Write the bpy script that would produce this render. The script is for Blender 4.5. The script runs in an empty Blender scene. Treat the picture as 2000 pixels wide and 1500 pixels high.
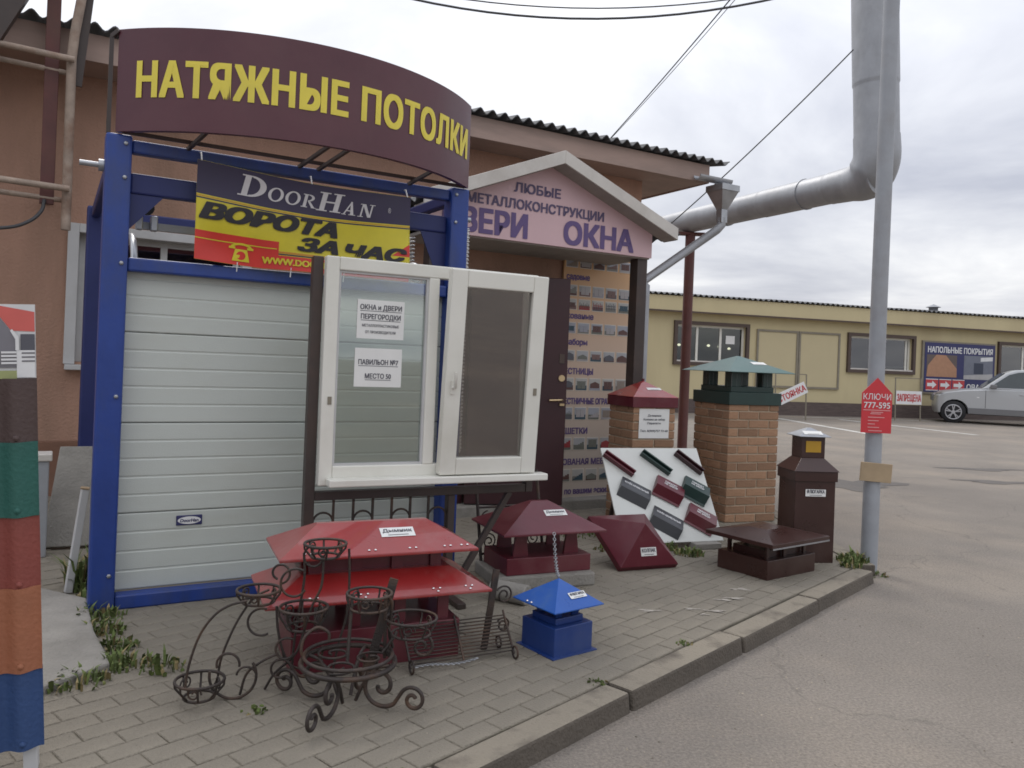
import bpy, math, random
from mathutils import Vector, Matrix
random.seed(7)
SC = bpy.context.scene
C = SC.collection
rad = math.radians

# ------------------------------------------------------------------ camera
cam_data = bpy.data.cameras.new('camera'); cam_data.lens = 28.0; cam_data.sensor_width = 36.0
cam_data.shift_y = -0.021; cam_data.clip_end = 2000
cam = bpy.data.objects.new('camera', cam_data); C.objects.link(cam)
ROLL = rad(2.29); _c, _s = math.cos(ROLL), math.sin(ROLL)
cam.matrix_world = Matrix(((_c, -_s, 0, 0), (0, 0, -1, 0), (_s, _c, 0, 1.45), (0, 0, 0, 1)))
SC.camera = cam

# ------------------------------------------------------------------ sky, sun, exposure
SUN_EL, SUN_AZ = rad(52), rad(-30)      # azimuth from +Y towards +X
world = bpy.data.worlds.new('World'); SC.world = world; world.use_nodes = True
nt = world.node_tree; N = nt.nodes; N.clear(); LK = nt.links.new
wo = N.new('ShaderNodeOutputWorld'); bg = N.new('ShaderNodeBackground'); bg.inputs['Strength'].default_value = 0.1
sky = N.new('ShaderNodeTexSky'); sky.sky_type = 'NISHITA'; sky.sun_disc = False
sky.sun_elevation = SUN_EL; sky.sun_rotation = SUN_AZ; sky.air_density = 1.5; sky.dust_density = 3
tc = N.new('ShaderNodeTexCoord'); sep = N.new('ShaderNodeSeparateXYZ'); LK(tc.outputs['Generated'], sep.inputs[0])
az = N.new('ShaderNodeMath'); az.operation = 'ABSOLUTE'; LK(sep.outputs['Z'], az.inputs[0])
ad = N.new('ShaderNodeMath'); ad.operation = 'ADD'; ad.inputs[1].default_value = 0.16; LK(az.outputs[0], ad.inputs[0])
def wdiv(o):
    d = N.new('ShaderNodeMath'); d.operation = 'DIVIDE'; LK(o, d.inputs[0]); LK(ad.outputs[0], d.inputs[1]); return d
dx, dy = wdiv(sep.outputs['X']), wdiv(sep.outputs['Y'])
cmb = N.new('ShaderNodeCombineXYZ'); LK(dx.outputs[0], cmb.inputs[0]); LK(dy.outputs[0], cmb.inputs[1])
n1 = N.new('ShaderNodeTexNoise'); n1.inputs['Scale'].default_value = 0.75; n1.inputs['Detail'].default_value = 7
n1.inputs['Roughness'].default_value = 0.55; n1.inputs['Distortion'].default_value = 0.5; LK(cmb.outputs[0], n1.inputs['Vector'])
cr = N.new('ShaderNodeValToRGB'); LK(n1.outputs['Fac'], cr.inputs[0])
cr.color_ramp.elements[0].position = 0.33; cr.color_ramp.elements[0].color = (4.7, 4.9, 5.7, 1)
cr.color_ramp.elements[1].position = 0.63; cr.color_ramp.elements[1].color = (9.2, 9.25, 9.4, 1)
e = cr.color_ramp.elements.new(0.5); e.color = (6.9, 7.05, 7.6, 1)
mx = N.new('ShaderNodeMix'); mx.data_type = 'RGBA'; mx.inputs['Factor'].default_value = 0.93
LK(sky.outputs[0], mx.inputs[6]); LK(cr.outputs[0], mx.inputs[7])
gr = N.new('ShaderNodeMapRange'); gr.inputs['From Min'].default_value = 0.0; gr.inputs['From Max'].default_value = 1.0      # overcast sky: zenith brighter than horizon
gr.inputs['To Min'].default_value = 0.84; gr.inputs['To Max'].default_value = 1.75; LK(az.outputs[0], gr.inputs[0])
gm = N.new('ShaderNodeVectorMath'); gm.operation = 'SCALE'; LK(mx.outputs[2], gm.inputs[0]); LK(gr.outputs[0], gm.inputs['Scale'])
LK(gm.outputs[0], bg.inputs['Color']); LK(bg.outputs[0], wo.inputs[0])

sl = bpy.data.lights.new('sun', 'SUN'); sl.energy = 1.3; sl.angle = rad(20); sl.color = (1, 0.96, 0.9)
so = bpy.data.objects.new('sun', sl); C.objects.link(so); so.location = (0, 0, 30)
sd = Vector((math.sin(SUN_AZ) * math.cos(SUN_EL), math.cos(SUN_AZ) * math.cos(SUN_EL), math.sin(SUN_EL)))
so.rotation_euler = (-sd).to_track_quat('-Z', 'Y').to_euler()
vs = SC.view_settings; vs.view_transform = 'Standard'; vs.look = 'None'; vs.exposure = 0.26; vs.gamma = 1; vs.use_curve_mapping = False
SC.cycles.filter_width = 1.7

# ------------------------------------------------------------------ materials
def srgb(r, g, b):
    f = lambda c: (c / 255 / 12.92) if c <= 10 else ((c / 255 + 0.055) / 1.055) ** 2.4
    return (f(r), f(g), f(b))
def mat(name, col, rough=0.6, metal=0.0, var=0.15, scale=5.0, bump=0.0, bscale=80.0, dirt=None, dfac=0.5, rnd=0.0, spec=0.5, stretch=None, isl=False, coat=0.0, rv=0.1):
    m = bpy.data.materials.new(name); m.use_nodes = True
    t = m.node_tree; n = t.nodes; L = t.links.new
    p = n['Principled BSDF']; p.inputs['Roughness'].default_value = rough; p.inputs['Metallic'].default_value = metal
    p.inputs['Specular IOR Level'].default_value = spec; p.inputs['Coat Weight'].default_value = coat
    co = n.new('ShaderNodeTexCoord'); src = co.outputs['Object']
    if stretch:
        mp = n.new('ShaderNodeMapping'); mp.inputs['Scale'].default_value = stretch; L(src, mp.inputs[0]); src = mp.outputs[0]
    nz = n.new('ShaderNodeTexNoise'); nz.inputs['Scale'].default_value = scale; nz.inputs['Detail'].default_value = 6; nz.inputs['Roughness'].default_value = 0.6
    L(src, nz.inputs['Vector'])
    mr = n.new('ShaderNodeMapRange'); mr.inputs['From Min'].default_value = 0.3; mr.inputs['From Max'].default_value = 0.7
    mr.inputs['To Min'].default_value = 1 - var; mr.inputs['To Max'].default_value = 1 + var; L(nz.outputs['Fac'], mr.inputs[0])
    val = mr.outputs[0]
    if rnd or isl:
        if isl: g = n.new('ShaderNodeNewGeometry'); ro = g.outputs['Random Per Island']
        else: g = n.new('ShaderNodeObjectInfo'); ro = g.outputs['Random']
        m2 = n.new('ShaderNodeMapRange'); m2.inputs['To Min'].default_value = 1 - rnd; m2.inputs['To Max'].default_value = 1 + rnd; L(ro, m2.inputs[0])
        mm = n.new('ShaderNodeMath'); mm.operation = 'MULTIPLY'; L(val, mm.inputs[0]); L(m2.outputs[0], mm.inputs[1]); val = mm.outputs[0]
    vm = n.new('ShaderNodeVectorMath'); vm.operation = 'SCALE'; vm.inputs[0].default_value = col; L(val, vm.inputs['Scale'])
    out = vm.outputs[0]
    if dirt:
        n2 = n.new('ShaderNodeTexNoise'); n2.inputs['Scale'].default_value = scale * 0.45; n2.inputs['Detail'].default_value = 9; n2.inputs['Roughness'].default_value = 0.65
        L(src, n2.inputs['Vector'])
        r2 = n.new('ShaderNodeMapRange'); r2.inputs['From Min'].default_value = 0.48; r2.inputs['From Max'].default_value = 0.72; r2.inputs['To Max'].default_value = dfac; L(n2.outputs['Fac'], r2.inputs[0])
        mi = n.new('ShaderNodeMix'); mi.data_type = 'RGBA'; mi.inputs[7].default_value = (*dirt, 1); L(r2.outputs[0], mi.inputs[0]); L(out, mi.inputs[6]); out = mi.outputs[2]
    L(out, p.inputs['Base Color'])
    rr = n.new('ShaderNodeMapRange'); rr.inputs['To Min'].default_value = max(0.02, rough - rv); rr.inputs['To Max'].default_value = min(1, rough + rv); L(nz.outputs['Fac'], rr.inputs[0]); L(rr.outputs[0], p.inputs['Roughness'])
    if bump:
        nb = n.new('ShaderNodeTexNoise'); nb.inputs['Scale'].default_value = bscale; nb.inputs['Detail'].default_value = 4; L(co.outputs['Object'], nb.inputs['Vector'])
        bp = n.new('ShaderNodeBump'); bp.inputs['Strength'].default_value = bump; bp.inputs['Distance'].default_value = 0.01; L(nb.outputs['Fac'], bp.inputs['Height']); L(bp.outputs[0], p.inputs['Normal'])
    return m
def glass(name, tint=(0.8, 0.86, 0.84), base=0.05):
    m = bpy.data.materials.new(name); m.use_nodes = True
    t = m.node_tree; n = t.nodes; L = t.links.new; n.remove(n['Principled BSDF'])
    tr = n.new('ShaderNodeBsdfTransparent'); tr.inputs[0].default_value = (*tint, 1)
    gl = n.new('ShaderNodeBsdfGlossy'); gl.inputs['Roughness'].default_value = 0.03
    fr = n.new('ShaderNodeFresnel'); fr.inputs[0].default_value = 1.6
    a = n.new('ShaderNodeMath'); a.operation = 'ADD'; a.inputs[1].default_value = base; L(fr.outputs[0], a.inputs[0])
    ms = n.new('ShaderNodeMixShader'); L(a.outputs[0], ms.inputs[0]); L(tr.outputs[0], ms.inputs[1]); L(gl.outputs[0], ms.inputs[2])
    L(ms.outputs[0], n['Material Output'].inputs[0]); return m

RUST = (0.10, 0.05, 0.03); GRIME = (0.10, 0.09, 0.075)
M = {}
M['asphalt'] = mat('asphalt', (0.205, 0.180, 0.154), 0.92, var=0.13, scale=0.9, bump=1.0, bscale=120, dirt=(0.297, 0.250, 0.200), dfac=0.9)
def weather_asphalt(m):
    t = m.node_tree; n = t.nodes; L = t.links.new; p = n['Principled BSDF']; src = p.inputs['Base Color'].links[0].from_socket
    co = n.new('ShaderNodeTexCoord')
    gr = n.new('ShaderNodeTexNoise'); gr.inputs['Scale'].default_value = 75; gr.inputs['Detail'].default_value = 8; gr.inputs['Roughness'].default_value = 0.75; L(co.outputs['Object'], gr.inputs['Vector'])
    g1 = n.new('ShaderNodeMapRange'); g1.inputs['From Min'].default_value = 0.32; g1.inputs['From Max'].default_value = 0.68; g1.inputs['To Min'].default_value = 0.62; g1.inputs['To Max'].default_value = 1.38; L(gr.outputs['Fac'], g1.inputs[0])
    wn = n.new('ShaderNodeTexNoise'); wn.inputs['Scale'].default_value = 1.6; wn.inputs['Detail'].default_value = 6; L(co.outputs['Object'], wn.inputs['Vector'])
    wa = n.new('ShaderNodeVectorMath'); wa.operation = 'MULTIPLY_ADD'; wa.inputs[1].default_value = (0.9, 0.9, 0); L(wn.outputs['Color'], wa.inputs[0]); L(co.outputs['Object'], wa.inputs[2])
    vo = n.new('ShaderNodeTexVoronoi'); vo.feature = 'DISTANCE_TO_EDGE'; vo.inputs['Scale'].default_value = 0.42; L(wa.outputs[0], vo.inputs['Vector'])
    ck = n.new('ShaderNodeMapRange'); ck.inputs['From Min'].default_value = 0.0; ck.inputs['From Max'].default_value = 0.004; ck.inputs['To Min'].default_value = 0.78; ck.inputs['To Max'].default_value = 1.0; L(vo.outputs['Distance'], ck.inputs[0])
    mu = n.new('ShaderNodeMath'); mu.operation = 'MULTIPLY'; L(g1.outputs[0], mu.inputs[0]); L(ck.outputs[0], mu.inputs[1])
    sc = n.new('ShaderNodeVectorMath'); sc.operation = 'SCALE'; L(src, sc.inputs[0]); L(mu.outputs[0], sc.inputs['Scale']); L(sc.outputs[0], p.inputs['Base Color'])
weather_asphalt(M['asphalt'])
M['mortar'] = mat('paving_joint_sand', (0.20, 0.176, 0.138), 0.95, var=0.25, scale=9, bump=0.4, dirt=(0.12, 0.115, 0.07), dfac=0.6)
M['paver'] = mat('concrete_paver', (0.205, 0.182, 0.145), 0.9, var=0.16, scale=1.1, bump=0.9, bscale=90, dirt=(0.275, 0.242, 0.192), dfac=0.9, rnd=0.05, isl=True)
M['kerb'] = mat('painted_shade_kerb_concrete', (0.105, 0.088, 0.070), 0.9, var=0.2, scale=5, bump=0.9, bscale=70, dirt=(0.075, 0.062, 0.05), dfac=0.7, rnd=0.08)  # dark base puts the kerb face's shade into the colour; noise adds grime
def paint_lit_top(m, col, lo=0.55, hi=0.9):      # upward faces coloured paler to look lit, broken up by dusty patches
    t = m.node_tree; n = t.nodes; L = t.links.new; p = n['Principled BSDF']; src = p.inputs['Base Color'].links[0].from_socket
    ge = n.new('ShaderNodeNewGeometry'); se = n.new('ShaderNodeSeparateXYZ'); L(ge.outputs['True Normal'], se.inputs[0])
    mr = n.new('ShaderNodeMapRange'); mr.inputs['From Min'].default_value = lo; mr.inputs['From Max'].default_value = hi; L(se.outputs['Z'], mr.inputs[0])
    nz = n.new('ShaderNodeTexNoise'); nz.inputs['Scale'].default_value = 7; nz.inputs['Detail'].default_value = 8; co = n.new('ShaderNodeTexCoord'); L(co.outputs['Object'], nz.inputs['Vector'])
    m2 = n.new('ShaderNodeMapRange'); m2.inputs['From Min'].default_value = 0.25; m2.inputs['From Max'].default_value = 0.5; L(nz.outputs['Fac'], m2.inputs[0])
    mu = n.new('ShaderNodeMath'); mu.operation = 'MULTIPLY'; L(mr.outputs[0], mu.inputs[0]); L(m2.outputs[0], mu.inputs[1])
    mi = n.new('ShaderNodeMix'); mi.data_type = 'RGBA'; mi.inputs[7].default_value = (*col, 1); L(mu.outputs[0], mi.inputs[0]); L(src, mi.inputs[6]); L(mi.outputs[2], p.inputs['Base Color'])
paint_lit_top(M['kerb'], (0.235, 0.205, 0.16))
M['concrete'] = mat('old_concrete', (0.26, 0.245, 0.22), 0.9, var=0.2, scale=4, bump=0.6, bscale=60, dirt=GRIME, dfac=0.6)
M['stucco'] = mat('peach_stucco', (0.395, 0.235, 0.17), 0.9, var=0.09, scale=2.5, bump=0.8, bscale=45, dirt=(0.24, 0.15, 0.105), dfac=0.85, stretch=(1, 1, 0.2))
M['plinth'] = mat('brown_plinth', (0.20, 0.105, 0.07), 0.9, var=0.12, scale=3, bump=0.4, dirt=GRIME, dfac=0.6)
M['fascia'] = mat('weathered_fascia', (0.36, 0.26, 0.22), 0.7, var=0.12, scale=3, dirt=(0.2, 0.16, 0.14), dfac=0.6, stretch=(0.6, 1, 3))
M['slate'] = mat('corrugated_roof_sheet', (0.085, 0.088, 0.095), 0.8, var=0.25, scale=5, bump=0.3, dirt=(0.13, 0.12, 0.1), dfac=0.6)
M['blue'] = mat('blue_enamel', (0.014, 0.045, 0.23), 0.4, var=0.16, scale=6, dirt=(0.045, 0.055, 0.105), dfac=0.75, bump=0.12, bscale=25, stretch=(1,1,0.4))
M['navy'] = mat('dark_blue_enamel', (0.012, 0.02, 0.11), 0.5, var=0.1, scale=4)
M['doorpanel'] = mat('white_door_panel', (0.51, 0.54, 0.505), 0.42, var=0.035, scale=2.2, bump=0.12, bscale=220, dirt=(0.40, 0.395, 0.33), dfac=0.5, stretch=(0.5, 1, 1.6))
M['maroonsign'] = mat('maroon_sign_vinyl', (0.080, 0.018, 0.028), 0.36, var=0.12, scale=3, dirt=(0.11, 0.045, 0.05), dfac=0.45, bump=0.06, bscale=7)
M['yellowprint'] = mat('yellow_vinyl', (0.72, 0.60, 0.07), 0.5, var=0.05, scale=6, dirt=(0.5, 0.42, 0.08), dfac=0.4)
M['whiteprint'] = mat('white_print', (0.72, 0.72, 0.72), 0.6, var=0.03)
M['blackprint'] = mat('black_print', (0.02, 0.018, 0.022), 0.6, var=0.05)
M['greyprint'] = mat('grey_print', (0.10, 0.10, 0.12), 0.7, var=0.05)
M['purpleprint'] = mat('purple_print', (0.115, 0.075, 0.20), 0.55, var=0.08)
M['greypurple'] = mat('grey_purple_print', (0.10, 0.075, 0.15), 0.55, var=0.08)
M['redprint'] = mat('red_print', (0.50, 0.05, 0.055), 0.55, var=0.06)
M['pvc'] = mat('white_pvc', (0.70, 0.69, 0.63), 0.32, var=0.035, scale=3, dirt=(0.46, 0.44, 0.36), dfac=0.40)
M['pvcold'] = mat('grey_white_frame', (0.50, 0.50, 0.50), 0.5, var=0.06, scale=3, dirt=(0.3, 0.29, 0.27), dfac=0.5)
M['glass'] = glass('window_glass', (0.86, 0.92, 0.89), 0.15)
M['dglass'] = glass('dark_window_glass', (0.66, 0.64, 0.62), 0.14)
M['shopglass'] = glass('shop_window_glass', (0.55, 0.58, 0.54), 0.03)
M['paper'] = mat('white_paper', (0.72, 0.72, 0.70), 0.8, var=0.04, scale=8)
M['brownsteel'] = mat('dark_brown_steel', (0.045, 0.032, 0.028), 0.5, var=0.2, scale=6, dirt=RUST, dfac=0.3)
M['iron'] = mat('wrought_iron', (0.042, 0.032, 0.028), 0.55, metal=0.25, var=0.35, scale=14, bump=0.4, bscale=140, dirt=(0.13, 0.07, 0.04), dfac=0.75)
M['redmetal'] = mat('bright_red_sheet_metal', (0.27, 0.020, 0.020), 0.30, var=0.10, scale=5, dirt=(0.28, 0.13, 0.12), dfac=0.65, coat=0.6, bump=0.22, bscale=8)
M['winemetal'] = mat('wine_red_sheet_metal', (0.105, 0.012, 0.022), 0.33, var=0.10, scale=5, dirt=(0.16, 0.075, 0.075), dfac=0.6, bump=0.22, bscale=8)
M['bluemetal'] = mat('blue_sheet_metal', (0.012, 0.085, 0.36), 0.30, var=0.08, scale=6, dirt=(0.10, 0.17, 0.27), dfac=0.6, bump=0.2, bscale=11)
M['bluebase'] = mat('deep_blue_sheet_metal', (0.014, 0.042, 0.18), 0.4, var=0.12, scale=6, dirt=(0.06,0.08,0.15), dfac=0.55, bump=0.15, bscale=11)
M['greenmetal'] = mat('dark_green_sheet_metal', (0.014, 0.038, 0.033), 0.4, var=0.14, scale=5, dirt=(0.04,0.06,0.055), dfac=0.5)
M['greenroof'] = mat('dusty_green_sheet_metal', (0.06, 0.125, 0.115), 0.34, var=0.12, scale=4, dirt=(0.14, 0.19, 0.18), dfac=0.5)
M['chocmetal'] = mat('chocolate_sheet_metal', (0.040, 0.016, 0.013), 0.30, var=0.14, scale=5, dirt=(0.07, 0.045, 0.038), dfac=0.5, bump=0.08, bscale=9)
M['greymetal'] = mat('graphite_sheet_metal', (0.06, 0.062, 0.068), 0.35, var=0.08, scale=4)
M['rivet'] = mat('bright_rivet', (0.75, 0.7, 0.7), 0.25, metal=0.9, var=0.05)
M['galv'] = mat('galvanised_sheet', (0.32, 0.33, 0.35), 0.5, metal=0.4, var=0.16, scale=3.5, dirt=(0.25, 0.245, 0.24), dfac=0.5, stretch=(1, 1, 0.5), bump=0.6, bscale=5)
M['zinc'] = mat('zinc_steel', (0.36, 0.37, 0.39), 0.35, metal=0.7, var=0.15, scale=8)
M['coil'] = mat('spring_steel', (0.55, 0.54, 0.52), 0.45, metal=0.4, var=0.1, scale=8)
M['polegrey'] = mat('grey_painted_pole', (0.30, 0.315, 0.34), 0.55, var=0.10, scale=4, dirt=(0.20, 0.17, 0.15), dfac=0.5)
M['poleRust'] = mat('rust_brown_pole', (0.095, 0.030, 0.026), 0.6, var=0.2, scale=6, dirt=RUST, dfac=0.5)
M['rustpipe'] = mat('peeling_pipe', (0.32, 0.25, 0.20), 0.75, var=0.25, scale=9, bump=0.4, dirt=(0.16, 0.075, 0.04), dfac=0.8)
M['brick'] = mat('brown_orange_brick', (0.315, 0.182, 0.108), 0.85, var=0.22, scale=9, bump=0.6, bscale=70, dirt=(0.20, 0.115, 0.07), dfac=0.85, rnd=0.24)
M['brickjoint'] = mat('pale_brick_joint', (0.46, 0.37, 0.27), 0.9, var=0.12, scale=8, bump=0.3)
M['yellowwall'] = mat('yellow_painted_wall', (0.53, 0.455, 0.275), 0.85, var=0.045, scale=0.8, dirt=(0.40, 0.33, 0.20), dfac=0.6, stretch=(1, 1, 0.25), bump=0.2)
M['yellowdull'] = mat('sand_painted_panel', (0.50, 0.43, 0.27), 0.85, var=0.04, scale=0.8)
M['greytrim'] = mat('grey_brown_trim', (0.22, 0.195, 0.15), 0.7, var=0.12, scale=5)
M['browntrim'] = mat('brown_trim', (0.075, 0.05, 0.04), 0.6, var=0.1, scale=5)
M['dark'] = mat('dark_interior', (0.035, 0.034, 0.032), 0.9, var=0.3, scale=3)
M['greyin'] = mat('dim_curtain', (0.20, 0.175, 0.16), 0.9, var=0.25, scale=1.5)
M['whiteline'] = mat('worn_road_paint', (0.52, 0.51, 0.48), 0.85, var=0.2, scale=8, dirt=(0.25, 0.23, 0.2), dfac=0.8)
M['wetpatch'] = mat('pothole_mud', (0.085, 0.072, 0.06), 0.6, var=0.3, scale=5, bump=0.6)
M['pinkpanel'] = mat('pink_gable_print', (0.60, 0.41, 0.43), 0.45, var=0.05, scale=2)
M['soffit'] = mat('grey_soffit', (0.36, 0.33, 0.30), 0.8, var=0.1, scale=4, stretch=(4, 0.5, 1))
M['whitemetal'] = mat('white_rake_board', (0.55, 0.52, 0.48), 0.5, var=0.08, scale=5, dirt=(0.35, 0.31, 0.27), dfac=0.5)
M['maroondoor'] = mat('maroon_steel_door', (0.040, 0.011, 0.014), 0.42, var=0.12, scale=5)
M['brass'] = mat('brass_handle', (0.55, 0.42, 0.25), 0.3, metal=0.9, var=0.1)
M['keyred'] = mat('red_sign_plastic', (0.55, 0.035, 0.045), 0.4, var=0.04, scale=5)
M['cardboard'] = mat('cardboard', (0.36, 0.27, 0.17), 0.85, var=0.12, scale=6)
M['lampglass'] = mat('amber_panel', (0.42, 0.24, 0.02), 0.3, var=0.1)
M['carpaint'] = mat('silver_car_paint', (0.43, 0.44, 0.45), 0.30, metal=0.35, var=0.0, scale=2, rv=0.0)
M['carplastic'] = mat('grey_plastic_cladding', (0.16, 0.16, 0.165), 0.6, var=0.05)
M['tyre'] = mat('tyre_rubber', (0.018, 0.018, 0.02), 0.8, var=0.1)
M['alloy'] = mat('alloy_rim', (0.5, 0.5, 0.52), 0.3, metal=0.8, var=0.05)
M['carglass'] = mat('dark_car_glass', (0.03, 0.04, 0.042), 0.08, var=0.1, spec=0.8)
M['cable'] = mat('black_cable', (0.06, 0.06, 0.065), 0.6, var=0.1)
M['weed'] = mat('weed_green', (0.10, 0.135, 0.035), 0.8, var=0.3, scale=20, isl=True, rnd=0.35)
def straw(m):      # some blades are dry and yellow
    t = m.node_tree; n = t.nodes; L = t.links.new; p = n['Principled BSDF']; src = p.inputs['Base Color'].links[0].from_socket
    ge = n.new('ShaderNodeNewGeometry'); mr = n.new('ShaderNodeMapRange'); mr.inputs['From Min'].default_value = 0.72; mr.inputs['From Max'].default_value = 0.8; L(ge.outputs['Random Per Island'], mr.inputs[0])
    mi = n.new('ShaderNodeMix'); mi.data_type = 'RGBA'; mi.inputs[7].default_value = (0.24, 0.19, 0.085, 1); L(mr.outputs[0], mi.inputs[0]); L(src, mi.inputs[6]); L(mi.outputs[2], p.inputs['Base Color'])
straw(M['weed'])
M['onbrown'] = mat('brown_bitumen_sheet', (0.075, 0.048, 0.044), 0.7, var=0.10, scale=6, bump=0.3)
M['ongreen'] = mat('green_bitumen_sheet', (0.022, 0.105, 0.085), 0.7, var=0.10, scale=6, bump=0.3)
M['onred'] = mat('red_bitumen_sheet', (0.225, 0.055, 0.042), 0.7, var=0.10, scale=6, bump=0.3)
M['onorange'] = mat('orange_bitumen_sheet', (0.31, 0.115, 0.058), 0.7, var=0.10, scale=6, bump=0.3)
M['onblue'] = mat('blue_bitumen_sheet', (0.026, 0.062, 0.17), 0.7, var=0.10, scale=6, bump=0.3)
M['boardwhite'] = mat('white_display_board', (0.60, 0.61, 0.58), 0.5, var=0.03, scale=3, dirt=(0.48, 0.47, 0.43), dfac=0.4)
M['bannernavy'] = mat('navy_sign_print', (0.028, 0.030, 0.11), 0.5, var=0.08, scale=2)

def flat(name, r, g, b, rough=0.6):
    k = 'flat_' + name
    if k not in M: M[k] = mat(name, srgb(r, g, b), rough, var=0.08, scale=7)
    return M[k]

# ------------------------------------------------------------------ mesh helpers
class MB:
    def __init__(s): s.v = []; s.f = []; s.sm = []
    def _f(s, f, sm=False): s.f.append(f); s.sm.append(sm)
    def box(s, x0, x1, y0, y1, z0, z1):
        b = len(s.v); s.v += [(x0,y0,z0),(x1,y0,z0),(x1,y1,z0),(x0,y1,z0),(x0,y0,z1),(x1,y0,z1),(x1,y1,z1),(x0,y1,z1)]
        for q in ((0,3,2,1),(4,5,6,7),(0,1,5,4),(1,2,6,5),(2,3,7,6),(3,0,4,7)): s._f(tuple(b+i for i in q))
        return s
    def hexa(s, p):
        b = len(s.v); s.v += [tuple(q) for q in p]
        for q in ((0,3,2,1),(4,5,6,7),(0,1,5,4),(1,2,6,5),(2,3,7,6),(3,0,4,7)): s._f(tuple(b+i for i in q))
        return s
    def poly(s, pts):
        b = len(s.v); s.v += [tuple(p) for p in pts]; s._f(tuple(range(b, b+len(pts)))); return s
    def slab(s, pts, off):      # closed plate: polygon pts, extruded by vector off
        b = len(s.v); n = len(pts); o = Vector(off)
        s.v += [tuple(p) for p in pts] + [tuple(Vector(p)+o) for p in pts]
        s._f(tuple(range(b+n-1, b-1, -1))); s._f(tuple(range(b+n, b+2*n)))
        for i in range(n): j = (i+1) % n; s._f((b+i, b+j, b+n+j, b+n+i))
        return s
    def bar(s, a, b_, w, h, up=(0,0,1)):     # rectangular bar from a to b
        a, b_ = Vector(a), Vector(b_); d = (b_-a).normalized(); u = Vector(up)
        r = d.cross(u)
        if r.length < 1e-4: r = d.cross(Vector((1,0,0)))
        r.normalize(); u = r.cross(d).normalized(); r *= w/2; u *= h/2
        return s.hexa([a-r-u, a+r-u, b_+r-u, b_-r-u, a-r+u, a+r+u, b_+r+u, b_-r+u])
    def tube(s, pts, r, n=8, closed=False):
        pts = [Vector(p) for p in pts]; m = len(pts); b = len(s.v)
        rs = r if isinstance(r, (list, tuple)) else [r]*m
        t = []
        for i in range(m):
            if closed: d = pts[(i+1) % m]-pts[i-1]
            else: d = pts[min(i+1, m-1)]-pts[max(i-1, 0)]
            t.append(d.normalized() if d.length > 1e-9 else Vector((0,0,1)))
        x = t[0].cross(Vector((0.13,0.37,0.92))); x.normalize()
        for i in range(m):
            x = x-t[i]*x.dot(t[i]); x.normalize(); y = t[i].cross(x)
            for k in range(n):
                a = 2*math.pi*k/n; s.v.append(tuple(pts[i]+(x*math.cos(a)+y*math.sin(a))*rs[i]))
        for i in range(m if closed else m-1):
            j = (i+1) % m
            for k in range(n):
                l = (k+1) % n; s._f((b+i*n+k, b+i*n+l, b+j*n+l, b+j*n+k), True)
        if not closed:
            s._f(tuple(b+k for k in range(n-1,-1,-1))); s._f(tuple(b+(m-1)*n+k for k in range(n)))
        return s
    def cyl(s, a, b_, r, n=16, r2=None): return s.tube([a, b_], [r, r if r2 is None else r2], n)
    def ring(s, c, R, r, n=28, k=6, axis='z', sx=1.0):
        c = Vector(c); pts = []
        for i in range(n):
            a = 2*math.pi*i/n; p, q = R*math.cos(a)*sx, R*math.sin(a)
            pts.append(c+(Vector((p,q,0)) if axis == 'z' else Vector((p,0,q)) if axis == 'y' else Vector((0,p,q))))
        return s.tube(pts, r, k, True)
    def lathe(s, prof, n=16, c=(0,0,0)):
        b = len(s.v); m = len(prof)
        for r, z in prof:
            for k in range(n):
                a = 2*math.pi*k/n; s.v.append((c[0]+r*math.cos(a), c[1]+r*math.sin(a), c[2]+z))
        for i in range(m-1):
            for k in range(n):
                l = (k+1) % n; s._f((b+i*n+k, b+i*n+l, b+(i+1)*n+l, b+(i+1)*n+k), True)
        return s
    def mesh(s, name, m):
        me = bpy.data.meshes.new(name); me.from_pydata(s.v, [], s.f); me.validate()
        if len(me.polygons) == len(s.sm): me.polygons.foreach_set('use_smooth', s.sm)
        if m is not None: me.materials.append(m)
        me.update()
        if any(s.sm): me.set_sharp_from_angle(angle=rad(80))
        return me
    def build(s, name, m, parent=None, bevel=0.0, loc=None, seg=2):
        o = bpy.data.objects.new(name, s.mesh(name, m)); C.objects.link(o)
        if parent is not None: o.parent = parent
        if loc is not None: o.location = loc
        if bevel:
            bv = o.modifiers.new('bevel', 'BEVEL'); bv.width = bevel; bv.segments = seg; bv.limit_method = 'ANGLE'; bv.angle_limit = rad(40)
        return o
def tag(o, label, cat, group=None):
    o['label'] = label; o['category'] = cat
    if group: o['group'] = group
    return o
def thing(name, label, cat, loc=(0,0,0), rz=0.0, group=None):
    o = bpy.data.objects.new(name, None); C.objects.link(o); o.empty_display_size = 0.1
    o.location = loc; o.rotation_euler = (0, 0, rz); return tag(o, label, cat, group)
def struct(o): o['kind'] = 'structure'; return o
def inst(me, name, parent, loc, rot=(0,0,0), scale=None):
    o = bpy.data.objects.new(name, me); C.objects.link(o); o.parent = parent; o.location = loc; o.rotation_euler = rot
    if scale: o.scale = scale
    return o
def copy_tree(o, parent=None):
    c = o.copy(); C.objects.link(c); c.parent = parent
    for ch in list(o.children): copy_tree(ch, c)
    return c
def spiral(c, r0, r1, a0, a1, n=26, ax=(1,0,0), up=(0,0,1)):
    c, ax, up = Vector(c), Vector(ax), Vector(up); out = []
    for i in range(n+1):
        t = i/n; a = a0+(a1-a0)*t; r = r0+(r1-r0)*t
        out.append(c+ax*(r*math.cos(a))+up*(r*math.sin(a)))
    return out
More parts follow.
